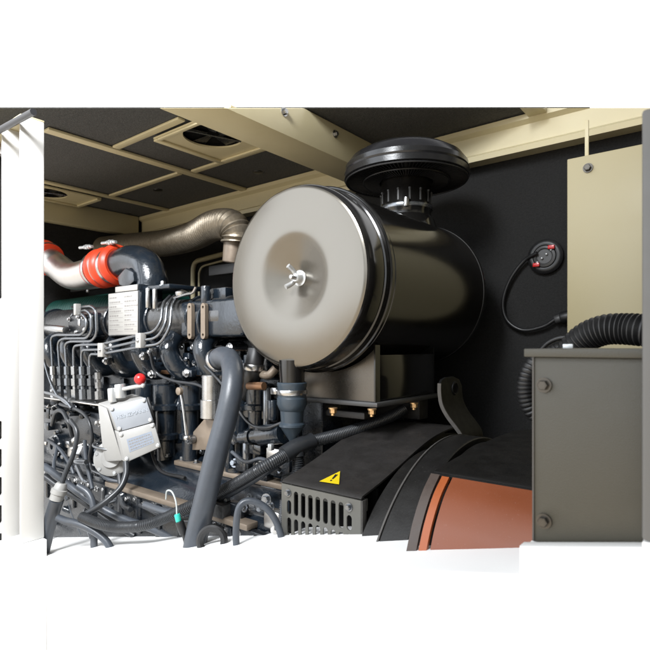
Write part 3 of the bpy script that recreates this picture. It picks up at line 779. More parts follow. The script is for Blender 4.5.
# ================================================================== CHARGE AIR PIPE AND EXHAUST
t = thing("charge_air_pipe", "bent silver pipe joined by red silicone couplings above the engine", "pipe", onY(80, 290, 1.05))
yp = 1.05
bm = B(); tube(bm, [onY(20, 248, yp - .05), onY(42, 256, yp - .03), onY(58, 267, yp), onY(74, 276, yp), onY(104, 268, yp)], 0.055, 36, 12); obj("pipe", bm, alu, t)
c0, c1 = onY(95, 270.5, yp), onY(121, 264, yp); ax = (c1 - c0)
bm = B(); L_ = ax.length
pf = []
for k in range(61):
    q = k / 60; w_ = (0.062 + 0.013 * abs(math.sin((q - 0.20) / 0.42 * math.pi * 2))) if 0.20 < q < 0.62 else (0.062 + 0.013 * abs(math.sin((q - 0.78) / 0.20 * math.pi)) if 0.78 < q < 0.98 else 0.062)
    pf.append((q * L_, w_))
lathe(bm, c0, ax, pf, 56); rcpl = obj("red_coupling", bm, redrub, t)
for q, m_ in ((0.09, steel), (0.69, steel)):
    bm = B(); band(bm, c0 + ax * (q + 0.01), ax, 0.0632, 0.018, 0.002, 56); obj("band_clamp", bm, m_, rcpl)
for q in (0.405,):
    bm = B(); ring(bm, c0 + ax * q, ax, 0.0655, 0.0028, 56, 8); obj("spacer_ring", bm, steel, rcpl)
for (px_, py_) in ((87, 247), (110, 242.5)):
    bm = B(); p = onY(px_, py_, yp - 0.03); d = (onY(px_ + 20, py_ - 2, yp - .03) - p).normalized()
    cyl(bm, p - d * 0.056, p + d * 0.040, 0.0055, 10); lathe(bm, p - d * 0.004, d, [(0, 0.010), (0.012, 0.010)], 6); cyl(bm, p + d * 0.010, p + d * 0.022, 0.009, 14, 0.002); cyl(bm, p - d * 0.020, p - d * 0.012, 0.008, 14, 0.002)
    obj("clamp_bolt", bm, zinc, rcpl)
c0, c1 = onY(33, 254, yp - .04), onY(50, 260, yp - .02); ax = (c1 - c0); L_ = ax.length
bm = B(); lathe(bm, c0, ax, [(0, .066), (L_ * .2, .076), (L_ * .4, .068), (L_ * .6, .076), (L_ * .8, .067), (L_, .067)], 48); r2_ = obj("red_coupling", bm, redrub, t)
bm = B(); band(bm, c0 + ax * .85, ax, .068, .012, .002, 48); obj("band_clamp", bm, steel, r2_)

t = thing("exhaust_duct", "bronze foil wrapped exhaust duct running along behind the engine", "duct", onY(200, 262, 1.5))
bm = B(); corr(bm, [onY(100, 249, 1.5), onY(130, 246, 1.5), onY(165, 243, 1.49), onY(193, 236, 1.46), onY(213, 226, 1.42), onY(230, 225, 1.40), onY(237, 234, 1.40), onY(237, 243, 1.40)], 0.058, 0.0165, 0.20, 36); obj("lagging", bm, duct, t)
p0, p1 = onY(235, 239, 1.40), onY(232, 263, 1.40)
bm = B(); lathe(bm, p0, p1 - p0, [(0, 0.040), (0.01, 0.042), ((p1 - p0).length - .004, 0.038), ((p1 - p0).length, 0.034)], 40); obj("collar", bm, tan, t)

# frame of an opening in the back wall
bm = B()
yf = YB - 0.02
pipe(bm, [onY(193, 330, yf), onY(193, 262, yf), onY(262, 244, yf), onY(262, 330, yf)], 0.012, 0.05, 10)
pipe(bm, [onY(199, 330, yf), onY(199, 267, yf), onY(256, 252, yf)], 0.005, 0.05, 8)
tag(obj("hatch_frame", bm, cream), "cream rounded frame of a hatch in the black back wall behind the duct collar", "frame")
bm = B(); a_, b_ = onY(212, 272, 1.62), onY(245, 266, 1.62); box(bm, (a_.x, 1.60, a_.z - .02), (b_.x, 1.64, a_.z + .025), 0.003)
tag(obj("latch_plate", bm, darkgrey), "dark grey latch plate behind the left edge of the filter cap", "latch")

# ================================================================== DIESEL ENGINE
E = thing("diesel_engine", "dark navy six cylinder diesel engine with steel fuel lines", "engine", V(-1.7, 1.2, -0.62))
def ep(name, bm, m, par=None, ang=35): return obj(name, bm, m, par or E, ang)
YM, ZM, RM = 1.05, 0.083, 0.062          # intake manifold axis
# block, crankcase, head
bm = B(); box(bm, (-2.60, 1.06, -0.40), (-0.86, 1.55, -0.095), 0.006)
for k in range(12):
    xx = -2.5 + k * 0.14
    box(bm, (xx, 1.045, -0.36), (xx + 0.03, 1.065, -0.12), 0.005)
ep("cylinder_block", bm, navydark)
bm = B(); box(bm, (-2.55, 1.09, -0.085), (-0.88, 1.50, 0.02), 0.01)
for k in range(6):
    xx = -2.42 + k * 0.27
    box(bm, (xx, 1.07, -0.07), (xx + 0.16, 1.10, 0.01), 0.01)
ep("cylinder_head", bm, navydark)
bm = B(); box(bm, (-1.62, 1.030, -0.0945), (-1.10, 1.50, -0.0825), 0.002); ep("head_gasket", bm, copper)
# crankcase with the sloping shoulder
bm = B()
prism(bm, [V(-2.6, 1.04, -0.335), V(-2.6, 1.0, -0.352), V(-2.6, 0.965, -0.362), V(-2.6, 0.895, -0.395), V(-2.6, 0.870, -0.412), V(-2.6, 0.862, -0.66), V(-2.6, 1.4, -0.66), V(-2.6, 1.4, -0.335)], V(1.765, 0, 0), 0.006)
ep("crankcase", bm, navy)
bm = B(); box(bm, (-1.36, 0.966, -0.3605), (-0.845, 1.01, -0.346), 0.003); ep("upper_ledge", bm, tan)
bm = B(); box(bm, (-1.52, 0.835, -0.424), (-0.90, 0.872, -0.409), 0.003); ep("lower_ledge", bm, tan)
# oil sump flange and pan under the lower ledge
bm = B(); box(bm, (-2.58, 0.845, -0.66), (-0.85, 0.865, -0.4245), 0.004)
for k in range(18):
    xx = -2.5 + k * 0.095
    box(bm, (xx, 0.838, -0.53), (xx + 0.022, 0.848, -0.43), 0.004)
ep("sump", bm, navydark)
# studs along the ledges
rb = random.Random(3)
for k in range(36):
    xx = -2.4 + k * 0.043
    bm = B(); hexbolt(bm, V(xx, 0.846 - 0.001, -0.437 - 0.006 * (k % 2)), -Y, 0.0062, 0.006); ep("flange_bolt", bm, steel)
for k in range(22):
    xx = -2.4 + k * 0.07
    bm = B(); hexbolt(bm, V(xx, 0.988, -0.3462), Z, 0.0065, 0.007); ep("ledge_bolt", bm, pipe_steel)
# rough cast housing beside the flywheel guard
a_, b_ = onY(222, 488, 0.90), onY(281, 541, 0.90)
bm = B(); prism(bm, [V(a_.x, 0.865, -0.60), V(a_.x, 0.865, -0.44), V(a_.x, 0.885, -0.40), V(a_.x, 0.93, -0.385), V(a_.x, 1.02, -0.375), V(a_.x, 1.02, -0.60)], V(b_.x - a_.x, 0, 0), 0.008); gh = ep("gear_housing", bm, castgrey)
for (x_, y_) in ((228, 500), (250, 497), (272, 506), (232, 528), (256, 534)):
    bm = B(); hexbolt(bm, onY(x_, y_, .863), -Y, .0065, .007); ep("bolt", bm, pipe_steel, gh)
bm = B(); box(bm, onY(206, 496, .86), onY(222, 520, .83), .004); ep("rib", bm, castgrey, gh)

# barrels (tappet covers) down the side of the block
def barrel(xpix, sc=1.0, y0=384, y1=470):
    p = onY(xpix, y0, 1.0); q = onY(xpix, y1, 1.0); h = p.z - q.z
    bm = B()
    lathe(bm, p, -Z, [(0, 0.036 * sc), (0.003, 0.040 * sc), (h * 0.22, 0.040 * sc), (h * 0.24, 0.047 * sc), (h * 0.29, 0.047 * sc), (h * 0.31, 0.034 * sc), (h * 0.56, 0.032 * sc), (h * 0.58, 0.039 * sc), (h * 0.63, 0.039 * sc), (h * 0.65, 0.030 * sc), (h * 0.94, 0.028 * sc), (h * 0.95, 0.037 * sc), (h, 0.037 * sc)], 40)
    return ep("cylinder_barrel", bm, navy)
for xp, sc in ((120, .9), (144, .75), (166, 1.0), (190, .8), (214, .8), (238, .95), (258, .8), (88, .9), (60, .9)):
    barrel(xp, sc)
# intake manifold
bm = B(); cyl(bm, V(-2.55, YM, ZM), V(-1.18, YM, ZM), RM, 64, 0.006); mf = ep("intake_manifold", bm, gunmetal)
for xx in (-2.30, -2.05, -1.80, -1.545, -1.33):
    bm = B(); lathe(bm, V(xx, YM, ZM), X, [(0, RM * 0.9), (0, RM + 0.006), (0.002, RM + 0.008), (0.007, RM + 0.008), (0.009, RM + 0.006), (0.009, RM * 0.9)], 56, cap=False); ep("flange", bm, navy, mf)
# square outlet housing at the right end
a_, b_ = onY(176, 302, 0.985), onY(236, 341, 0.985)
bm = B(); box(bm, (a_.x + .012, 0.99, b_.z + .012), (b_.x + 0.02, 1.13, a_.z), 0.012, 3); oh = ep("outlet_housing", bm, navy)
for px_ in (190, 203.5):
    p0, p1 = onY(px_, 303, 0.978), onY(px_, 339, 0.978)
    w_ = 0.0098
    bm = B()
    plate_holes(bm, slot(p0.x, (p0.z + p1.z) / 2, 2 * w_, p0.z - p1.z, 8), [circ(p0.x, p0.z - .012, .0042, 14), circ(p0.x, p1.z + .012, .0042, 14)], lambda a, b: V(a, 0.9755, b), V(0, 0.012, 0)); fp = ep("gasket_plate", bm, tan, oh)
bm = B()
p = onY(216, 322, 1.05); ring(bm, p, X, 0.067, 0.006, 48, 10)
ep("rib", bm, navy, oh)
bm = B(); cyl(bm, onY(206, 306, 1.0), onY(206, 286, 1.0), 0.015, 24, 0.003); box(bm, onY(207, 300, 1.02), onY(236, 288, 1.06) , 0.004); ep("sensor_boss", bm, navy, oh)
# head of the engine above: valve covers
for k in range(6):
    xx = -2.40 + k * 0.245
    bm = B(); box(bm, (xx, 1.16, 0.02), (xx + 0.215, 1.45, 0.115 + 0.0), 0.02, 3); ep("valve_cover", bm, navydark)
# runners curling down from the manifold into the head
for k in range(8):
    xx = -2.42 + k * 0.165
    bm = B(); tube(bm, [V(xx, YM - 0.012, ZM - 0.045), V(xx + 0.015, YM - 0.062, ZM - 0.095), V(xx + 0.04, YM - 0.035, ZM - 0.165), V(xx + 0.06, YM + 0.03, ZM - 0.16)], 0.030, 28, 8); ep("intake_runner", bm, navy)
    bm = B(); hexbolt(bm, V(xx + 0.085, YM - 0.02, ZM - 0.09), -Y, 0.009, 0.008); cyl(bm, V(xx + 0.085, YM - 0.02, ZM - 0.09), V(xx + 0.085, YM + .05, ZM - 0.09), 0.012, 16); ep("runner_bolt", bm, steel)
# name plate box carrying the black elbow
x0b, x1b, ztb, zbb = -1.742, -1.552, 0.178, 0.030
bm = B(); box(bm, (x0b, 0.972, zbb), (x1b, 1.06, ztb), 0.004); box(bm, (x0b + .04, 0.975, ztb - .002), (x1b - .01, 1.06, ztb + .022), 0.004); pb = ep("plate_box", bm, navy)
bm = B(); box(bm, (x0b + .004, 0.9685, zbb + .004), (x1b - .006, 0.9715, ztb - .002), 0.001); npl = ep("name_plate", bm, platew, pb)
bm = B(); box(bm, (x0b + .045, 0.9705, ztb + .001), (x1b - .012, 0.9745, ztb + .019), 0.001); ep("upper_plate", bm, platew, pb)
bm = B()
for r_ in range(8):
    zz = ztb - 0.018 - r_ * 0.0155
    for c_ in range(2):
        xa = x0b + .012 + c_ * 0.095
        ln = 0.075 * rb.uniform(0.55, 1.0) if not (r_ == 0 and c_ == 1) else 0.05
        if r_ > 0: box(bm, (xa, 0.9682, zz - .0066), (xa + .085 - .012 * c_, 0.9684, zz - .0056), 0)
        xx = xa
        while xx < xa + ln - .006:
            w_ = rb.uniform(.004, .013); box(bm, (xx, 0.9682, zz - .002), (xx + w_, 0.9684, zz + .0028), 0); xx += w_ + .003
pr_ = ep("print", bm, inkgrey, npl)
# black elbow from the red coupling down into the manifold
bm = B()
path = spline([onY(113, 266, 1.05), onY(122, 263.5, 1.05), onY(134, 260.5, 1.05), onY(146, 266, 1.05), onY(151.5, 279, 1.05), onY(152, 293, 1.05)], 10)
sweep(bm, path, lambda i, n: 0.054 if i > 4 else 0.057, 40); el_ = ep("elbow", bm, navy)
bm = B(); box(bm, onY(142, 291, 0.99), onY(168, 284, 1.0) + V(0.02, 0.12, 0), 0.004); ep("elbow_flange", bm, navy, el_)
bm = B(); prism(bm, [onY(117, 277, 0.99), onY(125, 268, 0.985), onY(133, 272, 0.985), onY(134, 281, 0.985), onY(127, 287, 0.985), onY(119, 285, 0.99)], V(0, 0.03, 0), 0.004); ep("lug", bm, navy, el_)
bm = B(); hexbolt(bm, onY(163, 286, 1.0), Z, 0.008, 0.012); ep("bolt", bm, steel, el_)
for (x_, y_) in ((148, 296), (155, 297)):
    bm = B(); cyl(bm, onY(x_, y_ - 8, 0.985), onY(x_, y_ + 12, 0.985), 0.008, 16, 0.002); ep("stud", bm, steel, pb)
# silver fitting behind the fuel pipes
bm = B(); lathe(bm, onY(182, 296, 1.0), Z, [(0, .018), (.006, .020), (.012, .020), (.016, .012), (.02, 0)], 24); ft = ep("vent_fitting", bm, steel)
bm = B(); pipe(bm, [onY(174, 298, 0.99), onY(186, 294, 0.985), onY(193, 293, 0.985), onY(196, 287, 0.985)], 0.004, 0.01, 8); ep("vent_line", bm, steel, ft)
# upper pump with oval cover (left)
p = onY(78, 325, 0.95)
bm = B(); box(bm, p + V(-.085, .004, -.045), p + V(.085, .09, .045), 0.02, 3); up = ep("feed_pump", bm, navy)
bm = B(); prism(bm, [p + V(a * 0.068 + (0.03 if a > 0 else -0.03) * 0, -0.004, b * 0.032) for a, b in ((-.95, -.5), (-.7, -1), (.7, -1), (1, -.3), (1, .4), (.7, 1), (-.8, 1), (-1, .5))], V(0, .01, 0), .003); ep("oval_cover", bm, navydark, up)
for (dx, dz) in ((-.055, .022), (.05, .024), (.06, -.018), (-.06, -.02), (0.0, -.026), (.01, .028)):
    bm = B(); hexbolt(bm, p + V(dx, -.0045, dz), -Y, .0058, .006); ep("cover_bolt", bm, steel, up)
bm = B(); box(bm, p + V(.008, -.006, -.004), p + V(.026, -.004, .022), .001); ep("tag_plate", bm, steel, up)
bm = B(); cyl(bm, onY(46, 328, .93), onY(66, 330, .93), 0.014, 20, .003); cyl(bm, onY(44, 328, .93), onY(49, 328, .93), 0.011, 6); ep("banjo_bolt", bm, steel, up)

# high pressure fuel lines
YP = 0.915
lines = []
for i, (fx, ytop, yc1, yc2) in enumerate(((74, 346, 345, 335), (82, 350, 350, 341), (90, 354, 354.5, 347))):
    xr = (163, 167.5, 172)[i]
    pts = [onY(fx, 372, YP), onY(fx - .5, ytop, YP), onY(fx + 8, yc1 - .2, YP), onY(101, yc1 - 0.5, YP), onY(139, yc2, YP), onY(154 + i * 3, yc2 - 3, YP + .02), onY(xr - 2, 322 + 3 * i, YP + .03), onY(xr, 303, YP + .05), onY(xr + 7, 296, YP + .1)]
    lines.append(pts)
for i, fx in enumerate((53, 60, 67)):
    ytop = (333, 338, 340)[i]
    yr = (335.5, 339, 342)[i]
    xk = (86, 91, 96)[i]; yk = (313.5, 310, 306)[i]
    pts = [onY(fx, 372, YP), onY(fx - 2, ytop + 4, YP), onY(fx + 3, yr - .5, YP), onY(xk - 4, yr - .7, YP), onY(xk + 1, yr - 8, YP), onY(xk, yk + 4, YP), onY(xk - 5, yk, YP), onY(80 - i * 2, yk + 2, YP + .02), onY(76 - 2 * i, yk + 1, YP + .1)]
    lines.append(pts)
for pts in lines:
    bm = B(); pipe(bm, pts, 0.0046, 0.022, 12); ep("fuel_line", bm, pipe_steel)
for (x_, y0_, y1_) in ((101, 343, 357), (139, 333, 348)):
    a_, b_ = onY(x_ - 2.6, y0_, YP - .006), onY(x_ + 2.6, y1_, YP - .006)
    bm = B(); box(bm, (a_.x, YP - .010, b_.z), (b_.x, YP + .010, a_.z), .002); cl_ = ep("line_clamp", bm, platew)
    bm = B(); hexbolt(bm, (a_ + b_) / 2 + V(0, -.0045, 0), -Y, .0045, .004); ep("clamp_screw", bm, steel, cl_)
a_ = onY(77, 309, YP); bm = B(); box(bm, a_ + V(-.006, -.01, -.022), a_ + V(.010, .01, .018), .002); ep("line_clamp", bm, platew)
for (x_, y_) in ((105, 361), (142, 356), (150, 352)):
    bm = B(); p = onY(x_, y_, .94); box(bm, p + V(-.009, 0, -.013), p + V(.009, .02, .013), .003); hexbolt(bm, p, -Y, .006, .006); ep("stud_block", bm, steel)

# injection pump: row of delivery valves on a rail
ip = B(); a_, b_ = onY(46, 398, .90), onY(112, 404, .90)
box(ip, (a_.x - .1, .885, b_.z - .004), (b_.x + .01, .99, a_.z), .004); pump = ep("injection_pump", ip, alu)
for i, x_ in enumerate((53, 60, 67, 74, 82, 90, 98)):
    t0 = onY(x_, 366 + (6 if i == 6 else 0), YP); t1 = onY(x_ + 1.5, 400, YP); h = t0.z - t1.z
    bm = B(); dz = (t1 - t0)
    lathe(bm, t0, dz, [(0, .007), (.002, .0115), (h * .26, .0115), (h * .27, .007), (h * .36, .007), (h * .37, .0125), (h * .58, .0125), (h * .6, .008), (h * .68, .008), (h * .69, .0145), (h * .98, .0145)], 6 if i % 2 else 8)
    ep("delivery_valve", bm, pipe_steel if i % 3 else steel, pump)
bm = B(); a_, b_ = onY(40, 405, .90), onY(100, 470, .90)
box(bm, (a_.x - .1, .915, b_.z), (b_.x, 1.02, a_.z), .01); ep("pump_body", bm, navydark, pump)
rb = random.Random(11)
for k in range(46):
    x_, y_ = rb.uniform(46, 104), rb.uniform(405, 474)
    p = onY(x_, y_, .912); m_ = rb.choice((navy, navy, navydark, steel, pipe_steel, alu))
    bm = B(); s_ = rb.uniform(.006, .02); q = rb.random()
    if q < .35: hexbolt(bm, p, V(rb.uniform(-.3, .3), -1, rb.uniform(-.2, .5)), rb.uniform(.006, .011), rb.uniform(.006, .014)); nm = "pump_bolt"
    elif q < .7: cyl(bm, p, p + V(rb.uniform(-.02, .02), -rb.uniform(.01, .04), rb.uniform(-.03, .03)), s_ * .8, 20, .002); nm = "pump_fitting"
    else: box(bm, p - V(s_ * 1.3, .02, s_), p + V(s_ * 1.3, .02, s_), .003); nm = "pump_block"
    ep(nm, bm, m_, pump)
# fuel hoses looping over the pump
for pts, r_ in (([onY(44, 392, .88), onY(55, 395, .87), onY(66, 401, .87), onY(72, 408, .87)], .006), ([onY(52, 425, .87), onY(56, 412, .86), onY(63, 412, .86), (onY(69, 424, .86)), onY(72, 436, .88)], .007), ([onY(44, 360, .88), onY(50, 380, .87), onY(58, 396, .87), onY(68, 405, .88)], .0045)):
    bm = B(); tube(bm, pts, r_, 12, 10); ep("fuel_hose", bm, pipe_steel if r_ < .0065 else conduit, pump)
# governor end: two big dark cylinders bottom-left
for (x_, y_, r_, l_) in ((60, 445, .040, .06), (90, 452, .028, .05), (62, 512, .045, .07), (100, 508, .03, .05), (122, 520, .028, .04)):
    p = onY(x_, y_, .90); bm = B(); lathe(bm, p + Y * .03, -Y, [(0, r_), (l_ * .8, r_), (l_ * .82, r_ * .8), (l_, r_ * .75), (l_, r_ * .3), (l_ * .9, r_ * .25), (l_ * .9, 0)], 36, cap=False); gv = ep("round_housing", bm, navy)
    for k in range(6):
        an = k * math.pi / 3 + .3
        bm = B(); hexbolt(bm, p + Y * (.03 - l_ * .8) + V(math.cos(an), 0, math.sin(an)) * r_ * .88, -Y, .004, .004); ep("bolt", bm, steel, gv)
# solenoid canister and its bracket
p = onY(212, 375, .95); q = onY(211, 418, .95); h = p.z - q.z
bm = B(); lathe(bm, p, -Z, [(0, .026), (.002, .0275), (h * .56, .0275), (h * .57, .0315), (h * .985, .0315), (h, .029)], 48); sv = ep("solenoid_canister", bm, steel)
bm = B(); prism(bm, [onY(193, 432, .955), onY(204, 419, .955), onY(222, 421, .955), onY(228, 436, .955), onY(226, 450, .955), onY(192, 450, .955)], V(0, .008, 0), .002); br = ep("canister_bracket", bm, tan)
bm = B(); cyl(bm, onY(194, 439, .954), onY(194, 439, .954) - Y * .02, .013, 20, .003); hexbolt(bm, onY(194, 439, .954) - Y * .02, -Y, .008, .006); ep("bracket_bolt", bm, pipe_steel, br)
# linkage rod
bm = B(); pipe(bm, [onY(181, 392, .93), onY(184, 412, .93), onY(187, 438, .93)], .0048, .01, 10); lk = ep("link_rod", bm, steel)
bm = B(); lathe(bm, onY(181, 391, .925), -Y, [(0, .011), (.01, .011), (.012, .008)], 24); ep("rod_end", bm, tan, lk)
bm = B(); bmesh.ops.create_uvsphere(bm, u_segments=20, v_segments=12, radius=.010, matrix=Matrix.Translation(onY(187, 438, .93))); ep("ball_joint", bm, steel, lk)
# tan clips under the manifold
for (x_, y_) in ((152, 374), (187, 373), (236, 376)):
    p = onY(x_, y_, 1.0); bm = B(); box(bm, p + V(-.025, 0, -.012), p + V(.022, .02, .010), .003); ck = ep("runner_clip", bm, navy)
    bm = B(); hexbolt(bm, p + V(0, -.0005, .0), -Y, .009, .009); ep("bolt", bm, steel, ck)
# parts right of the big hose, under the filter
a_, b_ = onY(216, 399, .99), onY(263, 420, .99)
bm = B(); box(bm, (a_.x, .99, b_.z), (b_.x, 1.06, a_.z), .004); th = ep("thermostat_block", bm, navy)
bm = B(); p = onY(255, 409, .989); ring(bm, p, Y, .022, .003, 32, 8); cyl(bm, p, p - Y * .012, .014, 24, .003); hexbolt(bm, p - Y * .012, -Y, .009, .005); ep("round_cover", bm, pipe_steel, th)
bm = B(); p0, p1 = onY(240, 438, .95), onY(284, 433, .95)
lathe(bm, p0, p1 - p0, [(0, .012), (.004, .015), (.035, .015), (.036, .021), (.048, .021), (.049, .017), (.08, .017), (.081, .026), ((p1 - p0).length, .026)], 36); ep("coolant_stub", bm, navy)
for (x_, y0_, y1_, r_) in ((254, 430, 448, .009), (267, 388, 436, .010), (247, 442, 470, .012), (230, 440, 468, .014), (273, 400, 420, .013)):
    bm = B(); cyl(bm, onY(x_, y0_, .97), onY(x_, y1_, .97), r_, 20, .003); ep("vertical_pipe", bm, navy if r_ > .0125 else pipe_steel)
bm = B(); tube(bm, [onY(249, 386, .96), onY(256, 386, .95), onY(264, 386, .95)], .010, 20, 6); ep("copper_fitting", bm, copper)
bm = B(); tube(bm, [onY(258, 368, 1.0), onY(262, 374, .99), onY(269, 375, .99), onY(276, 368, 1.0)], .011, 20, 8); ep("tan_hose", bm, tan)
bm = B(); tube(bm, [onY(257, 350, .99), onY(254, 366, .98), onY(251, 380, .98), onY(244, 394, 1.0)], .024, 28, 8); hh = ep("dark_hose", bm, blackrub)
bm = B(); band(bm, onY(254, 367, .98), V(0.1, 0, 1), .0245, .016, .002, 40); ep("hose_clamp", bm, steel, hh)
bm = B(); p = onY(271, 447, .93); box(bm, p - V(.006, .006, .008), p + V(.006, .006, .008), .002); ep("white_plug", bm, zinc)
# scattered small hardware along the side of the block
rb = random.Random(23)
for k in range(70):
    x_ = rb.uniform(140, 284); y_ = rb.choice((rb.uniform(345, 372), rb.uniform(388, 455)))
    p = onY(x_, y_, 1.03); bm = B(); q = rb.random()
    if q < .5: hexbolt(bm, p, -Y, rb.uniform(.005, .010), rb.uniform(.006, .014)); nm, m_ = "block_bolt", rb.choice((steel, navy, pipe_steel))
    elif q < .75: cyl(bm, p, p + V(rb.uniform(-.02, .02), -rb.uniform(.01, .035), rb.uniform(-.05, .02)), rb.uniform(.006, .013), 16, .002); nm, m_ = "block_boss", rb.choice((navy, navydark))
    else:
        s_ = rb.uniform(.008, .02); box(bm, p - V(s_, .01, s_ * 1.4), p + V(s_, .02, s_ * 1.4), .004); nm, m_ = "block_lug", navy
    ep(nm, bm, m_)
rb = random.Random(41)
for k in range(60):
    if k % 2: x_, y_ = rb.uniform(46, 140), rb.uniform(472, 540)
    else: x_, y_ = rb.uniform(205, 284), rb.uniform(440, 540)
    p = onY(x_, y_, .97 if (x_ > 200 and y_ < 497) else .862); bm = B(); q = rb.random()
    if q < .35: hexbolt(bm, p, V(rb.uniform(-.2, .2), -1, rb.uniform(-.1, .5)), rb.uniform(.005, .010), rb.uniform(.006, .014)); nm, m_ = "sump_bolt", rb.choice((steel, pipe_steel, alu))
    elif q < .65: cyl(bm, p, p + V(rb.uniform(-.05, .05), -rb.uniform(.005, .03), rb.uniform(-.03, .03)), rb.uniform(.006, .016), 18, .002); nm, m_ = "sump_fitting", rb.choice((navy, navydark, pipe_steel))
    else: s_ = rb.uniform(.008, .024); box(bm, p - V(s_ * 1.6, .006, s_), p + V(s_ * 1.6, .02, s_), .004); nm, m_ = "sump_lug", rb.choice((navy, navydark, alu))
    ep(nm, bm, m_)
for k in range(14):
    x_, y_ = rb.uniform(44, 120), rb.uniform(430, 520)
    q0 = onY(x_, y_, .86); q1 = q0 + V(rb.uniform(.03, .10), rb.uniform(-.05, .0), rb.uniform(-.08, .02)); q2 = q1 + V(rb.uniform(.02, .08), rb.uniform(-.02, .06), rb.uniform(-.10, .04))
    bm = B(); tube(bm, [q0, q1, q2], rb.choice((.004, .006, .0075)), 12, 10); ep("fuel_hose", bm, rb.choice((conduit, rubber, pipe_steel)))
for pts, r_, m_ in (([onY(205, 366, .93), onY(222, 384, .93), onY(246, 420, .92), onY(264, 428, .92), onY(284, 422, .94)], .004, conduit),
                    ([onY(150, 352, .92), onY(156, 372, .95), onY(174, 381, .96), onY(198, 385, .96), onY(214, 396, .94)], .0045, conduit),
                    ([onY(148, 398, .96), onY(154, 420, .95), onY(151, 445, .94), onY(160, 470, .93), onY(185, 478, .92)], .005, blackrub),
                    ([onY(232, 452, .93), onY(246, 462, .92), onY(262, 459, .92), onY(280, 470, .92)], .005, rubber),
                    ([onY(60, 404, .88), onY(84, 414, .87), onY(92, 436, .87), onY(90, 464, .88), onY(104, 486, .86)], .0055, conduit),
                    ([onY(48, 440, .87), onY(62, 452, .86), onY(74, 476, .86), onY(70, 504, .85), onY(82, 534, .85)], .006, rubber),
                    ([onY(140, 505, .83), onY(170, 518, .82), onY(200, 521, .83), onY(226, 534, .84)], .006, conduit)):
    bm = B(); tube(bm, pts, r_, 12, 12); ep("wiring", bm, m_)
# rear bar with bolts and dark green hose behind the pipes
a_, b_ = onY(30, 288, 1.30), onY(118, 296, 1.30)
bm = B(); box(bm, (-3.0 + .3, 1.30, a_.z - .052), (b_.x, 1.33, a_.z - .008), .003); cb_ = ep("cross_bar", bm, darkgrey)
for x_ in (58.5, 88): 
    bm = B(); p = onY(x_, 288.5 if x_ < 60 else 291, 1.2995); lathe(bm, p, -Y, [(0, .0085), (.006, .0075), (.008, .004), (.0085, 0)], 16, cap=False); ep("bolt_head", bm, zinc, cb_)
bm = B(); corr(bm, [V(-2.70, 1.25, 0.145), V(-2.2, 1.25, 0.150), V(-1.75, 1.25, 0.150)], .075, .022, .10, 36, 20); tag(obj("ribbed_hose", bm, green), "dark green ribbed hose behind the engine at left", "hose")

# ================================================================== CONTROL BOX ON THE PUMP
t = thing("actuator_box", "light grey actuator box with screwed lids and raised lettering", "control box", P(130, 465, 1.56))
Kd = 1.56
def kb(x, y, dd=0.0): return P(x, y, Kd + dd)
back = P(94, 399, Kd + .075) - kb(109, 407)
f1 = [kb(109, 407.5), kb(146, 397.5, .02), kb(154, 422, .01), kb(118.5, 432, -.01)]
f1 = [f1[0], f1[1], f1[2], f1[3]]
bk = P(97.5, 403, Kd + .07) - f1[0]
bm = B(); hexa(bm, f1 + [p + bk for p in f1], .004, 3); ob1 = obj("upper_housing", bm, boxcream, t)
nrm = (f1[1] - f1[0]).cross(f1[3] - f1[0]).normalized()
if nrm.dot(FWD) > 0: nrm = -nrm
f1l = [p + nrm * .001 for p in f1]
bm = B(); hexa(bm, [p + nrm * .005 for p in f1l] + f1l, .0025, 2); lid1 = obj("upper_lid", bm, lidgrey, t)
f2 = [kb(118.5, 432.5, -.014), kb(154.5, 422.5, .006), kb(161.5, 447, .0), kb(125.5, 463, -.02)]
bm = B(); hexa(bm, f2 + [p + bk * 1.0 for p in f2], .004, 3); ob2 = obj("lower_housing", bm, boxcream, t)
f2l = [p + nrm * .001 for p in f2]
bm = B(); hexa(bm, [p + nrm * .006 for p in f2l] + f2l, .003, 2); lid2 = obj("lower_lid", bm, boxcream, t)
def on_f(f, a, b, h): 
    top = f[0].lerp(f[1], a); bot = f[3].lerp(f[2], a); return top.lerp(bot, b) + nrm * h
bm = B(); g = [on_f(f2l, .18, .30, .0062), on_f(f2l, .86, .30, .0062), on_f(f2l, .86, .74, .0062), on_f(f2l, .18, .74, .0062)]
prism(bm, g, nrm * .0006); lb = obj("label", bm, labelblue, lid2)
bm = B(); rr_ = random.Random(5)
for r_ in range(4):
    a = .22
    while a < .80:
        w_ = rr_.uniform(.02, .06); b = .37 + r_ * .095
        prism(bm, [on_f(f2l, a, b, .0069), on_f(f2l, a + w_, b, .0069), on_f(f2l, a + w_, b + .045, .0069), on_f(f2l, a, b + .045, .0069)], nrm * .0002); a += w_ + .02
pq = obj("print", bm, inkgrey, lb)
for f, lid in ((f1l, lid1), (f2l, lid2)):
    for (a, b) in ((.07, .10), (.93, .10), (.93, .90), (.07, .90)):
        c_ = on_f(f, a, b, .0055)
        bm = B(); cyl(bm, c_, c_ + nrm * .004, .0055, 18, .001); obj("lid_screw", bm, zinc, lid)
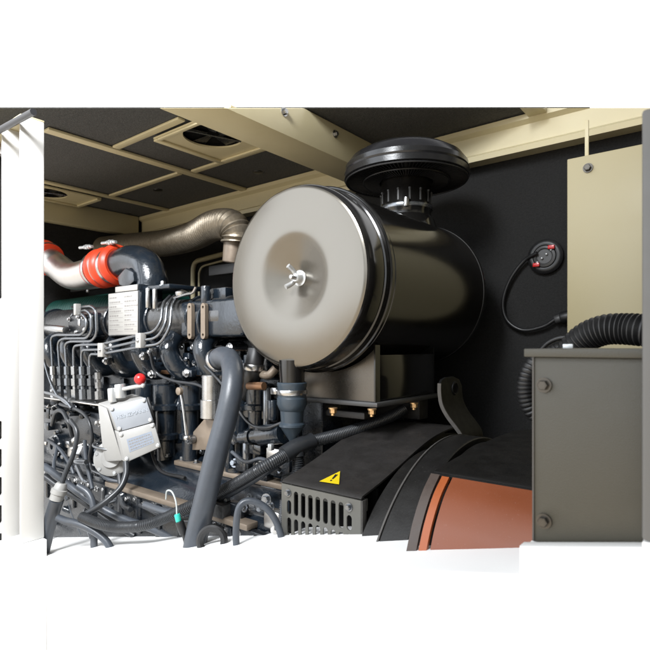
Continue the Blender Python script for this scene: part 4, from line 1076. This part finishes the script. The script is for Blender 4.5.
# raised lettering
fc = bpy.data.curves.new("lettering", 'FONT'); fc.body = "HEINZMANN"; fc.size = 0.0155; fc.extrude = 0.0009; fc.align_x = 'CENTER'; fc.align_y = 'CENTER'
fo = bpy.data.objects.new("tmp_text", fc); COL.objects.link(fo)
dg = bpy.context.evaluated_depsgraph_get(); me_ = bpy.data.meshes.new_from_object(fo.evaluated_get(dg))
bpy.data.objects.remove(fo)
bm = B(); bm.from_mesh(me_); bpy.data.meshes.remove(me_)
ux = (f1[1] - f1[0]).normalized(); uy = nrm.cross(ux).normalized()
if uy.z < 0: uy = -uy
c_ = on_f(f1l, .52, .48, .0055)
M = Matrix(((ux.x, uy.x, nrm.x, c_.x), (ux.y, uy.y, nrm.y, c_.y), (ux.z, uy.z, nrm.z, c_.z), (0, 0, 0, 1)))
bmesh.ops.transform(bm, matrix=M, verts=bm.verts[:]); obj("lettering", bm, lettergrey, lid1)
# round flange behind, lower left
fcn = P(113, 458, Kd + .06)
bm = B(); lathe(bm, fcn, nrm, [(0, .050), (.006, .053), (.014, .053), (.018, .046), (.022, .030), (.03, .028)], 48); rf = obj("round_flange", bm, boxcream, t)
for k in range(6):
    an = k * math.pi / 3 + .5; bm = B(); hexbolt(bm, fcn + (ux * math.cos(an) + uy * math.sin(an)) * .045 + nrm * .0145, nrm, .0055, .005); obj("bolt", bm, zinc, rf)
bm = B(); hexa(bm, [P(98, 404, Kd + .03), P(107, 408, Kd + .005), P(123, 461, Kd - .005), P(104, 462, Kd + .03), P(98, 404, Kd + .09), P(107, 408, Kd + .08), P(123, 461, Kd + .08), P(104, 462, Kd + .09)], .006, 2); obj("back_housing", bm, boxcream, t)
# lever with red knob
bm = B(); pipe(bm, [P(112, 392, Kd + .03), P(128, 388, Kd + .02), P(142, 385.5, Kd + .01)], .0062, .02, 12); lv = obj("lever", bm, zinc, t)
bm = B(); cyl(bm, P(113, 402, Kd + .03), P(112, 388, Kd + .03), .013, 24, .003); cyl(bm, P(121, 398, Kd + .03), P(120, 384, Kd + .03), .016, 24, .003); box(bm, P(110, 394, Kd + .02), P(122, 391, Kd + .05), .002); obj("pivot", bm, zinc, lv)
bm = B(); cyl(bm, P(141, 386, Kd + .01), P(140, 380, Kd + .01), .004, 12); obj("knob_stem", bm, steel, lv)
bm = B(); bmesh.ops.create_uvsphere(bm, u_segments=32, v_segments=20, radius=.0168, matrix=Matrix.Translation(P(140, 379, Kd + .01))); obj("red_knob", bm, redpl, lv)
bm = B(); bmesh.ops.create_uvsphere(bm, u_segments=24, v_segments=14, radius=.0075, matrix=Matrix.Translation(P(143, 385.5, Kd + .008))); obj("lever_end", bm, zinc, lv)

# ================================================================== HOSES AND CABLES IN FRONT OF THE ENGINE
t = thing("coolant_hose", "thick grey rubber hose bending down in front of the engine", "hose", P(197, 541, 1.12))
bm = B(); tube(bm, [P(216, 361, 1.42), P(222, 357, 1.40), P(230, 360, 1.36), P(233, 374, 1.31), P(231, 395, 1.28), P(225, 422, 1.265), P(216, 455, 1.25), P(207, 492, 1.24), P(199, 525, 1.235), P(192.5, 557, 1.23)], lambda i, n: 0.0272 - 0.0012 * i / n, 36, 12); obj("hose", bm, rubber, t)
p = P(217, 360.5, 1.418); d = P(222, 357, 1.40) - P(216, 361, 1.42)
bm = B(); band(bm, p, d, .0288, .012, .002, 40); obj("hose_clamp", bm, steel, t)
# corrugated cable conduit with a tee
t = thing("cable_conduit", "black corrugated cable conduit with a tee running diagonally across the engine", "conduit", P(130, 527, 1.34))
bm = B(); corr(bm, [P(404, 409, 1.44), P(392, 416, 1.42), P(372, 424, 1.39), P(345, 433, 1.35), P(318, 440, 1.31), P(302, 445, 1.28)], .0145, .0048, .16, 20); obj("corrugated_sleeve", bm, conduit, t)
bm = B(); tube(bm, [P(312, 441, 1.298), P(297, 447, 1.27), P(284, 455, 1.25)], .0205, 28, 8); tube(bm, [P(297, 448, 1.27), P(297.5, 456, 1.268)], .018, 24, 4); obj("tee", bm, conduit, t)
bm = B(); corr(bm, [P(297.5, 455, 1.268), P(298, 466, 1.268), P(296, 476, 1.272), P(286, 480, 1.30)], .0135, .0048, .16, 18); obj("branch_sleeve", bm, conduit, t)
bm = B(); corr(bm, [P(286, 454, 1.25), P(262, 468, 1.23), P(235, 484, 1.27), P(206, 499, 1.295), P(182, 510, 1.31), P(160, 520, 1.33), P(140, 526, 1.34), P(118, 527, 1.38), P(100, 524, 1.40), P(82, 517, 1.44)], .0135, .0048, .10, 20); obj("corrugated_sleeve", bm, conduit, t)
cable("cable", [P(284, 459, 1.27), P(262, 474, 1.25), P(236, 490, 1.29), P(212, 503, 1.315), P(190, 509, 1.325), P(168, 512, 1.33), P(145, 505, 1.38)], .0095, rubber, "thin grey cable running just under the long corrugated conduit")
cable("hose_loop", [P(237, 557, 1.145), P(236, 530, 1.145), P(239, 508, 1.15), P(248, 501, 1.155), P(262, 505, 1.155), P(273, 516, 1.15), P(280, 532, 1.145), P(285, 557, 1.14)], .0075, rubber, "small grey hose loop left of the slotted grille", "hose")
bm = B(); corr(bm, [P(281.5, 549, 1.17), P(281.5, 520, 1.18), P(283, 500, 1.19)], .007, .004, .2, 14); tag(obj("spring_sleeve", bm, pipe_steel), "narrow ribbed metal sleeve beside the left edge of the grille", "sleeve")
cable("cable", [P(44, 466, 1.60), P(60, 478, 1.57), P(78, 492, 1.54), P(100, 507, 1.52), P(124, 519, 1.50), P(150, 528, 1.46), P(180, 541, 1.40)], .0105, rubber, "grey cable slanting down from the white door post, upper of two")
cable("cable", [P(44, 476, 1.62), P(62, 489, 1.60), P(82, 501, 1.58), P(108, 520, 1.55), P(135, 536, 1.52)], .0095, conduit, "dark cable slanting down from the white door post, lower of two")
cable("bent_hose", [P(78, 486, 1.50), P(88, 493, 1.49), P(93, 504, 1.48), P(94, 520, 1.47), P(94, 558, 1.46)], .0095, rubber, "short grey hose bent downward beside the two slanting cables", "hose")
cable("cable", [P(126, 462, 1.52), P(126, 474, 1.50), P(121, 487, 1.48), P(110, 498, 1.46), P(98, 507, 1.45), P(86, 514, 1.45)], .0085, conduit, "black cable hanging from the underside of the actuator box")
cable("cable", [P(58, 518, 1.46), P(66, 521, 1.45), P(78, 524, 1.44), P(92, 530, 1.43), P(106, 541, 1.42), P(114, 556, 1.41)], .010, rubber, "short grey cable near the bottom left above the white base")
t = thing("plug_lead", "dark lead with pale connector hanging beside the white door post", "lead", P(50, 541, 1.45))
bm = B(); tube(bm, [P(70, 420, 1.52), P(77, 432, 1.50), P(74, 452, 1.49), P(66, 472, 1.48), P(61, 486, 1.47)], .0065, 12, 10); obj("thin_lead", bm, conduit, t)
bm = B(); a_, b_ = P(62, 483, 1.47), P(56, 500, 1.465); lathe(bm, a_, b_ - a_, [(0, .012), (.004, .015), (.016, .017), (.018, .021), (.030, .021), (.031, .018), ((b_ - a_).length, .018)], 12); obj("connector", bm, boxcream, t)
bm = B(); tube(bm, [P(57, 499, 1.465), P(52, 515, 1.48), P(47, 533, 1.49), P(41, 558, 1.50)], .0185, 24, 8); obj("sleeve", bm, rubber, t)
t = thing("sensor_lead", "white wire loop ending in an aqua plug in front of the crankcase", "wire", P(186, 530, 1.25))
bm = B(); tube(bm, [P(166, 499, 1.30), P(167, 491, 1.28), P(172, 492, 1.26), P(176, 502, 1.25), P(177, 515, 1.25)], .0019, 10, 10); obj("wire", bm, whitewire, t)
bm = B(); cyl(bm, P(177, 514, 1.25), P(179, 522, 1.25), .007, 16, .002); obj("aqua_plug", bm, aqua, t)
bm = B(); cyl(bm, P(179, 521, 1.25), P(184, 534, 1.25), .010, 18, .003); cyl(bm, P(184, 533, 1.25), P(187, 546, 1.25), .006, 14); obj("boot", bm, blackrub, t)
t = thing("round_clip", "black ribbed hose clip ring at the foot of the thick grey hose", "clip", P(211, 545, 1.12))
bm = B(); ring(bm, P(212, 541, 1.19), V(0.5, -0.8, 0.2), .028, .0085, 32, 10); obj("ring", bm, blackrub, t)
